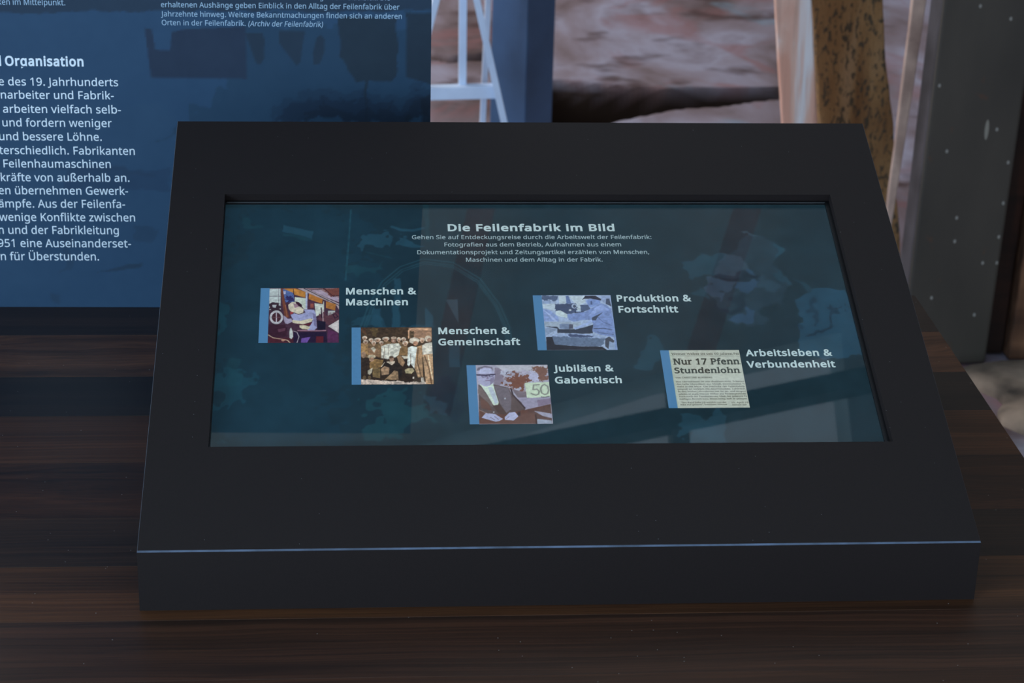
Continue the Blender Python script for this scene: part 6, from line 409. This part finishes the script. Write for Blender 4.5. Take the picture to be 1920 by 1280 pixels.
img += (3.0*vnoise(Xn, Yn, 30, 21)+2.5*vnoise(Xn, Yn, 140, 22))[:, :, None]
BG_ = np.array(UB), np.array(WB), np.array(bframe(0, 0, 0))
art_grid('printed_face', xs, ys, img*1.01, lambda a, b: BG_[2]+a[..., None]*BG_[0]+b[..., None]*BG_[1], M_PRINT, board)
for body, x, y, wd, cap, bold, it in BTEXT:
    big = cap > .0066
    text_mesh('lettering', body, bold, M_BTEXT if big else M_BTEXT2, board, bframe, x, y, wd, cap, italic=it, lift=.0003)

# ------------------------------------------------------------------ display console
wd_ = WEDGE; W = .64; h0, D_, th = wd_['h'], wd_['D'], wd_['th']; c_, s_ = math.cos(th), math.sin(th)
con = empty('display_console', (W/2, D_*c_/2, ZT), 'sloping charcoal desk console with a lit touch display set into its top', 'display')
bpy.context.view_layer.update()
def T(u, v, h=0): return Vector((u, v*c_-h*s_, ZT+h0+v*s_+h*c_))       # u across, v up the slope, h above the sloping face
def T0(u, v, h=0): return T(wd_['sx']+u*wd_['sw'], wd_['sy']+v*wd_['sh'], h)
sx0, sy0, sx1, sy1 = wd_['sx'], wd_['sy'], wd_['sx']+wd_['sw'], wd_['sy']+wd_['sh']; REC = wd_['rec']
ch = .0009
top_out = [T(.0004, ch), T(W-.0004, ch), T(W-.0004, D_-.0004), T(.0004, D_-.0004)]; hole = [T(sx0, sy0), T(sx1, sy0), T(sx1, sy1), T(sx0, sy1)]
low = [T(sx0, sy0, -REC-.004), T(sx1, sy0, -REC-.004), T(sx1, sy1, -REC-.004), T(sx0, sy1, -REC-.004)]
zb = ZT
base = [Vector((0, 0, zb)), Vector((W, 0, zb)), Vector((W, D_*c_, zb)), Vector((0, D_*c_, zb))]
ft = [Vector((0, 0, ZT+h0-ch)), Vector((W, 0, ZT+h0-ch)), Vector((W, D_*c_, ZT+h0+D_*s_-.0004)), Vector((0, D_*c_, ZT+h0+D_*s_-.0004))]
V = top_out+hole+low+base+ft
F = [(0,1,5,4),(1,2,6,5),(2,3,7,6),(3,0,4,7),(4,5,9,8),(5,6,10,9),(6,7,11,10),(7,4,8,11),(8,9,10,11),
     (12,13,17,16),(13,14,18,17),(14,15,19,18),(15,12,16,19),(15,14,13,12)]
mesh('housing', V, F, M_BODY, con)
# front edge of the laminate, a narrow chamfer; wear and caught highlight painted pale
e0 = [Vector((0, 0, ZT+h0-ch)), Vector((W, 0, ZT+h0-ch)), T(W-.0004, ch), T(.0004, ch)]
mesh('edge_strip', e0, [(0,1,2,3)], M_EDGE, con, label='pale front edge, wear and caught light in its colour')
for sgn, xx in ((0, 0), (1, W)):
    q = [Vector((xx, 0, ZT+h0-ch)), T(abs(xx-.0004), ch), T(abs(xx-.0004), D_-.0004), Vector((xx, D_*c_, ZT+h0+D_*s_-.0004))]
    mesh('side_edge', q, [(0,1,2,3) if sgn else (3,2,1,0)], M_EDGE2, con)
q = [ft[2], ft[3], top_out[3], top_out[2]]; mesh('back_edge', q, [(0,1,2,3)], M_EDGE2, con)
# screen surround : black inner frame with a bright rim, standing just inside the opening
def ring(x0, y0, x1, y1, wl, wr, wb, wt, hb, ht):
    o_ = [(x0, y0), (x1, y0), (x1, y1), (x0, y1)]; i_ = [(x0+wl, y0+wb), (x1-wr, y0+wb), (x1-wr, y1-wt), (x0+wl, y1-wt)]
    v = [T(*a, hb) for a in o_]+[T(*a, ht) for a in o_]+[T(*a, ht) for a in i_]+[T(*a, hb) for a in i_]; f_ = []
    for k in range(4):
        k2 = (k+1) % 4; f_ += [(k, k2, 4+k2, 4+k), (4+k, 4+k2, 8+k2, 8+k), (8+k, 8+k2, 12+k2, 12+k)]
    return v, f_
RV = ring(sx0, sy0, sx1, sy1, .0006, .0040, .0006, .0030, -REC-.002, -REC+.0022)
mesh('screen_surround', *RV, M_BLACK, con)
yr = sy1-.0030
mesh('rim', [T(sx0+.002, yr, -REC+.0023), T(sx1-.004, yr, -REC+.0023), T(sx1-.004, yr+.0008, -REC+.0023), T(sx0+.002, yr+.0008, -REC+.0023),
             T(sx0+.002, yr, -REC+.0017), T(sx1-.004, yr, -REC+.0017)], [(0,1,2,3),(0,4,5,1)], M_RIM, con, label='thin bright rim')
# the display picture
xs = np.linspace(0, 1, 560); ys = np.linspace(0, 1, 316)
img = paint(xs, ys, (28, 48, 56), SART, .5625)
Xn, Yn = np.meshgrid(xs, ys); Yn = Yn*.5625
img *= (1+.10*vnoise(Xn, Yn, 45, 31)+.10*vnoise(Xn, Yn, 11, 32)+.05*vnoise(Xn, Yn, 110, 33))[:, :, None]
def plane_fn(h):
    o_ = np.array(T0(0, 0, h)); ux = np.array(T0(1, 0, h))-o_; vx = np.array(T0(0, 1, h))-o_
    return lambda a, b: o_+a[..., None]*ux+b[..., None]*vx
screen = art_grid('display_panel', xs, ys, img*.93, plane_fn(-REC), M_SCREEN, con)
screen['label'] = 'lit teal picture of the display'
bpy.context.view_layer.update()
NX_, NY_ = 190, 130
TL_ = ['thumbnail photo of a man at a machine', 'brown thumbnail photo of a group of workers', 'thumbnail photo of a seated man beside a sign reading 50', 'blue-grey thumbnail photo of a man in a cap at a machine', 'thumbnail photo of a newspaper cutting']
for t_i, t_ in enumerate(THUMBS):
    u0, v0, u1, v1 = t_['r']; xs = np.linspace(0, 1, NX_); ys = np.linspace(0, 1, NY_)
    band = (('p', [66, 104, 134], 1, 0, [(-.1, -.1), (t_['band'], -.1), (t_['band'], 1.1), (-.1, 1.1)]),)
    asp = (v1-v0)*.5625/(u1-u0)
    img = paint(xs, ys, t_['bg'], list(t_['ops'])+list(band), asp)
    Xn, Yn = np.meshgrid(xs, ys)
    k = {'p1': .16, 'p2': .34, 'p3': .10, 'p4': .14, 'p5': .06}[t_['key']]
    nz = vnoise(Xn, Yn*asp, 32, 41+t_i)+.8*vnoise(Xn, Yn*asp, 60, 51+t_i); nz[Xn < t_['band']] *= .1
    img *= (1+k*nz)[:, :, None]
    pf = plane_fn(-REC+.00012)
    art_grid('thumbnail', xs, ys, img*1.13, lambda a, b: pf(u0+a*(u1-u0), v0+b*(v1-v0)), M_SCREEN, screen, label=TL_[t_i])
for body, x, y, wdt, cap, bold, kind in STEXT:
    mat = M_SINK if kind in 'kK' else (M_SWHITE if bold >= 1 else M_SGREY)
    text_mesh('lettering', body, bold, mat, screen, T0, x, y, wdt, cap, serif=kind in 'kK', lift=-REC+.0003)
g0 = [T(sx0+.0005, sy0+.0005, hgt) if k == 0 else T(sx1-.0005, sy0+.0005, hgt) if k == 1 else T(sx1-.0005, sy1-.0005, hgt) if k == 2 else T(sx0+.0005, sy1-.0005, hgt) for hgt in (-REC+.0007, -REC+.0016) for k in range(4)]
mesh('cover_glass', g0, BOXF, M_GLASS, con)

# ------------------------------------------------------------------ things beyond the table
def slab_verts(xb0, xt0, xb1, xt1, y0, y1, z0=0, z1=2.6):
    """leaning slab: left edge xb0 (z 0) .. xt0 (z 2.6), right edge likewise"""
    g = lambda a, b, z: a+(b-a)*z/2.6
    return [(g(xb0,xt0,z0), y0, z0), (g(xb1,xt1,z0), y0, z0), (g(xb1,xt1,z0), y1, z0), (g(xb0,xt0,z0), y1, z0),
            (g(xb0,xt0,z1), y0, z1), (g(xb1,xt1,z1), y0, z1), (g(xb1,xt1,z1), y1, z1), (g(xb0,xt0,z1), y1, z1)]
def rough_slab(name, args, mat, rough_, seg=(10, 90), z1=2.3, parent=None, seed=1, **props):
    """timber with uneven sawn edges"""
    v8 = slab_verts(*args, z1=z1); rnd = random.Random(seed); n_ = seg[1]; V = []; F = []; off = [0, 0, 0, 0]; yo = 0
    for i in range(n_+1):
        t_ = i/n_; yo = yo*.8+rnd.uniform(-1, 1)*rough_*.5
        for k in range(4):
            off[k] = off[k]*.82+rnd.uniform(-1, 1)*rough_
            a, b = Vector(v8[k]), Vector(v8[k+4]); q_ = a.lerp(b, t_); sg = -1 if k in (0, 3) else 1
            V.append((q_.x+off[k], q_.y+(yo if k < 2 else 0), q_.z))
        if i:
            for k in range(4):
                k2 = (k+1) % 4; o_ = 4*(i-1); F.append((o_+k, o_+k2, o_+4+k2, o_+4+k))
    F += [(3, 2, 1, 0), tuple(4*n_+k for k in range(4))]
    o = mesh(name, V, F, mat, parent, **props); bevel(o, .004, 2); return o
# mottled timber post
m, nt, lk, p = new_mat('mottled_ochre_timber')
n1 = N(nt, 'ShaderNodeTexNoise', Scale=3.0, Detail=3.0, Distortion=.5); lk.new(coords(nt, lk, (6, 6, 1.0)), n1.inputs['Vector'])
r = ramp(nt, [(.3, (132, 92, 54)), (.5, (160, 120, 76)), (.7, (180, 144, 104))]); lk.new(n1.outputs['Fac'], r.inputs[0])
n2 = N(nt, 'ShaderNodeTexNoise', Scale=19.0, Detail=4.0, Roughness=.6, Distortion=.4); lk.new(coords(nt, lk, (6.5, 6.5, 2.8)), n2.inputs['Vector'])
r2 = ramp(nt, [(.527, 0.), (.585, .85)]); lk.new(n2.outputs['Fac'], r2.inputs[0])
cc = mix(nt, lk, r2.outputs[0], r.outputs[0], (62, 60, 50))
lk.new(cc, p.inputs['Base Color']); p.inputs['Roughness'].default_value = .8
bp = N(nt, 'ShaderNodeBump', Strength=.5, Distance=.006); lk.new(n2.outputs['Fac'], bp.inputs['Height']); lk.new(bp.outputs[0], p.inputs['Normal'])
M_MOT = m
tb = MEMB['timber']; o = rough_slab('timber_post', (tb[0], tb[1], tb[2], tb[3], 2.75, 2.79), M_MOT, .0022, seed=3)
o['label'] = 'broad ochre timber post mottled with dark stains behind the console'; o['category'] = 'post'
# pale rough-sawn plank
m, nt, lk, p = new_mat('pale_sawn_plank')
n1 = N(nt, 'ShaderNodeTexNoise', Scale=1.6, Detail=5.0, Distortion=1.4); lk.new(coords(nt, lk, (6, 6, 1.8)), n1.inputs['Vector'])
r = ramp(nt, [(.36, (232, 172, 148)), (.50, (244, 200, 180)), (.60, (250, 244, 244)), (.72, (238, 186, 164))]); lk.new(n1.outputs['Fac'], r.inputs[0])
n2 = N(nt, 'ShaderNodeTexNoise', Scale=1.0, Detail=4.0); lk.new(coords(nt, lk, (120, 60, 4)), n2.inputs['Vector'])
r2 = ramp(nt, [(.5, 0.), (.75, .35)]); lk.new(n2.outputs['Fac'], r2.inputs[0])
cc = mix(nt, lk, r2.outputs[0], r.outputs[0], (150, 112, 98)); lk.new(cc, p.inputs['Base Color']); p.inputs['Roughness'].default_value = .8
M_PALE = m
tb = MEMB['plank']; o = rough_slab('sawn_plank', (tb[0], tb[1], tb[2], tb[3], 2.60, 2.62), M_PALE, .0006, seed=5)
o['label'] = 'pale pinkish sawn plank standing left of the mottled timber post'; o['category'] = 'plank'
# thin strut
tb = MEMB['strut']; o = rough_slab('wooden_strut', (tb[0], tb[1], tb[2], tb[3], 2.50, 2.515), plain('strut_wood', (226, 182, 164), .8, noise=.2, nscale=14), .0006, seed=7)
o['label'] = 'thin leaning pinkish strut between the mottled post and the dark machine side'; o['category'] = 'strut'
# machine side
def chipped(name, base, rust, seed):
    m, nt, lk, p = new_mat(name)
    n1 = N(nt, 'ShaderNodeTexNoise', Scale=3.0, Detail=5.0); lk.new(coords(nt, lk, (2, 2, .8)), n1.inputs['Vector'])
    r = ramp(nt, [(.3, [v*.86 for v in base]), (.7, [v*1.14 for v in base])]); lk.new(n1.outputs['Fac'], r.inputs[0])
    n2 = N(nt, 'ShaderNodeTexNoise', Scale=9.0, Detail=3.0); lk.new(coords(nt, lk, (3, 3, 2)), n2.inputs['Vector'])
    r2 = ramp(nt, [(.66, 0.), (.74, .7)]); lk.new(n2.outputs['Fac'], r2.inputs[0])
    c = mix(nt, lk, r2.outputs[0], r.outputs[0], rust)
    c = mix(nt, lk, specks(nt, lk, 34, .085, .2, (1, 1, .7), True), c, (158, 156, 148))
    c = mix(nt, lk, specks(nt, lk, 26, .10, .08, (1, 1, .2), True), c, (150, 146, 134))
    c = mix(nt, lk, specks(nt, lk, 9, .16, .2, (1, 1, .7), True), c, (120, 82, 60))
    lk.new(c, p.inputs['Base Color']); p.inputs['Roughness'].default_value = .55; return m
mach = empty('machine_side', (1.4, 2.25, 0), 'dark grey-green machine side with chipped paint at the right', 'machine'); bpy.context.view_layer.update()
tb = MEMB['panel']; M_CH = chipped('chipped_green_paint', (72, 66, 58), (100, 66, 44), 1)
ov = slab_verts(tb[0], tb[1], tb[2], tb[3], 2.25, 2.262, z1=2.2); bevel(mesh('side_panel', ov, BOXF, M_CH, mach), .006)
fb = MEMB['flange']; M_FL = plain('dark_flange_paint', (62, 60, 64), .5, noise=.35, nscale=9)
ov = slab_verts(tb[0]+.002, tb[1]+.002, tb[2]-.002, tb[3]-.002, 2.266, 2.345, z1=2.2); bevel(mesh('flange', ov, BOXF, M_FL, mach), .006)
ov = slab_verts(tb[0]+.003, tb[1]+.003, tb[0]+.02, tb[1]+.02, 2.261, 2.267, z1=2.2); mesh('joint_strip', ov, BOXF, M_BLACK, mach)
# old boards at the right of the machine
post = empty('boarded_post', (1.55, 2.3, 0), 'rusty brown boarded post right of the grey-green machine side', 'post'); bpy.context.view_layer.update()
M_RB = wood('rust_brown_board', (58, 36, 24), (132, 92, 66), 4, grain=(40, 30, 2.0), rough=.8, dust_specks=False)
M_RB2 = wood('dark_rust_board', (22, 16, 13), (78, 44, 30), 9, grain=(30, 30, 3.0), rough=.8, dust_specks=False)
e0b, e0t = tb[2]+.002, tb[3]+.002
for k, (a, b, mt, yy) in enumerate(((0, .046, M_RB2, 2.30), (.048, .125, M_RB, 2.27), (.127, .21, M_RB, 2.28))):
    rough_slab('board', (e0b+a, e0t+a, e0b+b, e0t+b, yy, yy+.06), mt, .0007, z1=2.2, parent=post, seed=20+k)
# dusty masonry footing under the post
def lump(name, cx, cy, rx, ry, h_, mat, seed, parent=None):
    n_ = 28; V = []; F = []
    for j in range(10):
        for i in range(n_):
            a = 2*math.pi*i/n_; t_ = j/9; rr_ = (1-t_**5*.45)*(1+.10*math.sin(3*a+seed)+.06*math.sin(7*a+seed*2)); k = (abs(math.cos(a))**4+abs(math.sin(a))**4)**-.25
            if t_ > .75: rr_ *= 1-(t_-.75)*1.6
            V.append((cx+rx*math.cos(a)*rr_*k, cy+ry*math.sin(a)*rr_*k, h_*min(1, t_*1.25)*(1+.10*math.sin(5*a+j+seed))-.01))
    V.append((cx, cy, h_*.98))
    for j in range(9):
        for i in range(n_): F.append((j*n_+i, j*n_+(i+1) % n_, (j+1)*n_+(i+1) % n_, (j+1)*n_+i))
    for i in range(n_): F.append((9*n_+i, 9*n_+(i+1) % n_, 10*n_))
    return mesh(name, V, F, mat, parent, smooth=True)
M_DUST = plain('dusty_mortar', (112, 98, 86), .95, noise=.5, nscale=9)
o = lump('mortar_footing', 1.62, 2.06,   .30, .18, .035, M_DUST, 1.3); o['label'] = 'low dusty mortar footing on the floor in front of the boarded post'; o['category'] = 'footing'
# blue-grey steel post
(px1, pz1), (px0, pz0) = POST; pxb = px0+(px0-px1)/(pz0-pz1)*(0-pz0) if abs(pz0-pz1) > 1e-6 else px0
sp = empty('steel_post', (pxb, 3.63, 0), 'blue-grey square steel post between the ladder and the broken floor', 'post'); bpy.context.view_layer.update()
a_ = math.radians(47); sd = .112; e1 = Vector((-math.sin(a_), math.cos(a_), 0)); e2 = Vector((math.cos(a_), math.sin(a_), 0)); c0 = Vector((px0, 3.55, 0))
def post_box(name, c, l1, l2, z0, z1, mat, bev=.003):
    b4 = [c, c+e2*l2, c+e2*l2+e1*l1, c+e1*l1]
    o = mesh(name, [q+Vector((0, 0, z0)) for q in b4]+[q+Vector((0, 0, z1)) for q in b4], BOXF, mat, sp); bevel(o, bev); return o
post_box('shaft', c0, sd, sd*.98, 0, 3.2, M_STEEL); post_box('foot_plate', c0-e1*.01-e2*.01, sd+.02, sd+.02, 0, .012, M_STEEL)
# aluminium ladder
lad = empty('step_ladder', (.45, 3.3, 0), 'aluminium stepladder standing beyond the table beside the steel post', 'ladder'); bpy.context.view_layer.update()
def ext(a, b, z):
    (x0, z0), (x1, z1) = a, b; return x0+(x1-x0)*(z-z0)/(z1-z0)
LD = LAD; zt = 2.0
rR = lambda z: ext(*LD['railR'], z); rL = lambda z: ext(*LD['railL'], z)
bar('rail', (rR(0), 3.25, 0), (rR(1.5), 3.25, 1.5), .0155, .05, M_ALU, lad, .001); bar('rail', (rL(0), 3.25, 0), (rL(1.5), 3.25, 1.5), .0155, .05, M_ALU, lad, .001)
zb_ = LD['bar'][1][1]; bz = (zb_+LD['bar'][0][1])/2
bar('crossbar', (rL(bz)+.004, 3.26, bz-.002), (rR(bz)-.004, 3.26, bz+.004), .030, .03, M_ALU, lad, .002)
bar('upright', (LD['vert'][1][0], 3.28, bz), (ext(*LD['vert'], 1.5), 3.28, 1.5), .017, .03, M_ALU, lad, .001)
tn = lambda z: ext(*LD['thin'], z); bar('rear_leg', (tn(0), 3.36, 0), (tn(1.5), 3.36, 1.5), .013, .025, M_ALU, lad, .001)
bar('spreader', (tn(.62), 3.36, .62), (rR(.62), 3.25, .62), .012, .004, M_ALU, lad)
for zz in (bz+.32, bz+.64, bz+.96):
    if zz < 1.45: bar('crossbar', (rL(zz), 3.26, zz), (rR(zz), 3.26, zz), .030, .03, M_ALU, lad, .002)
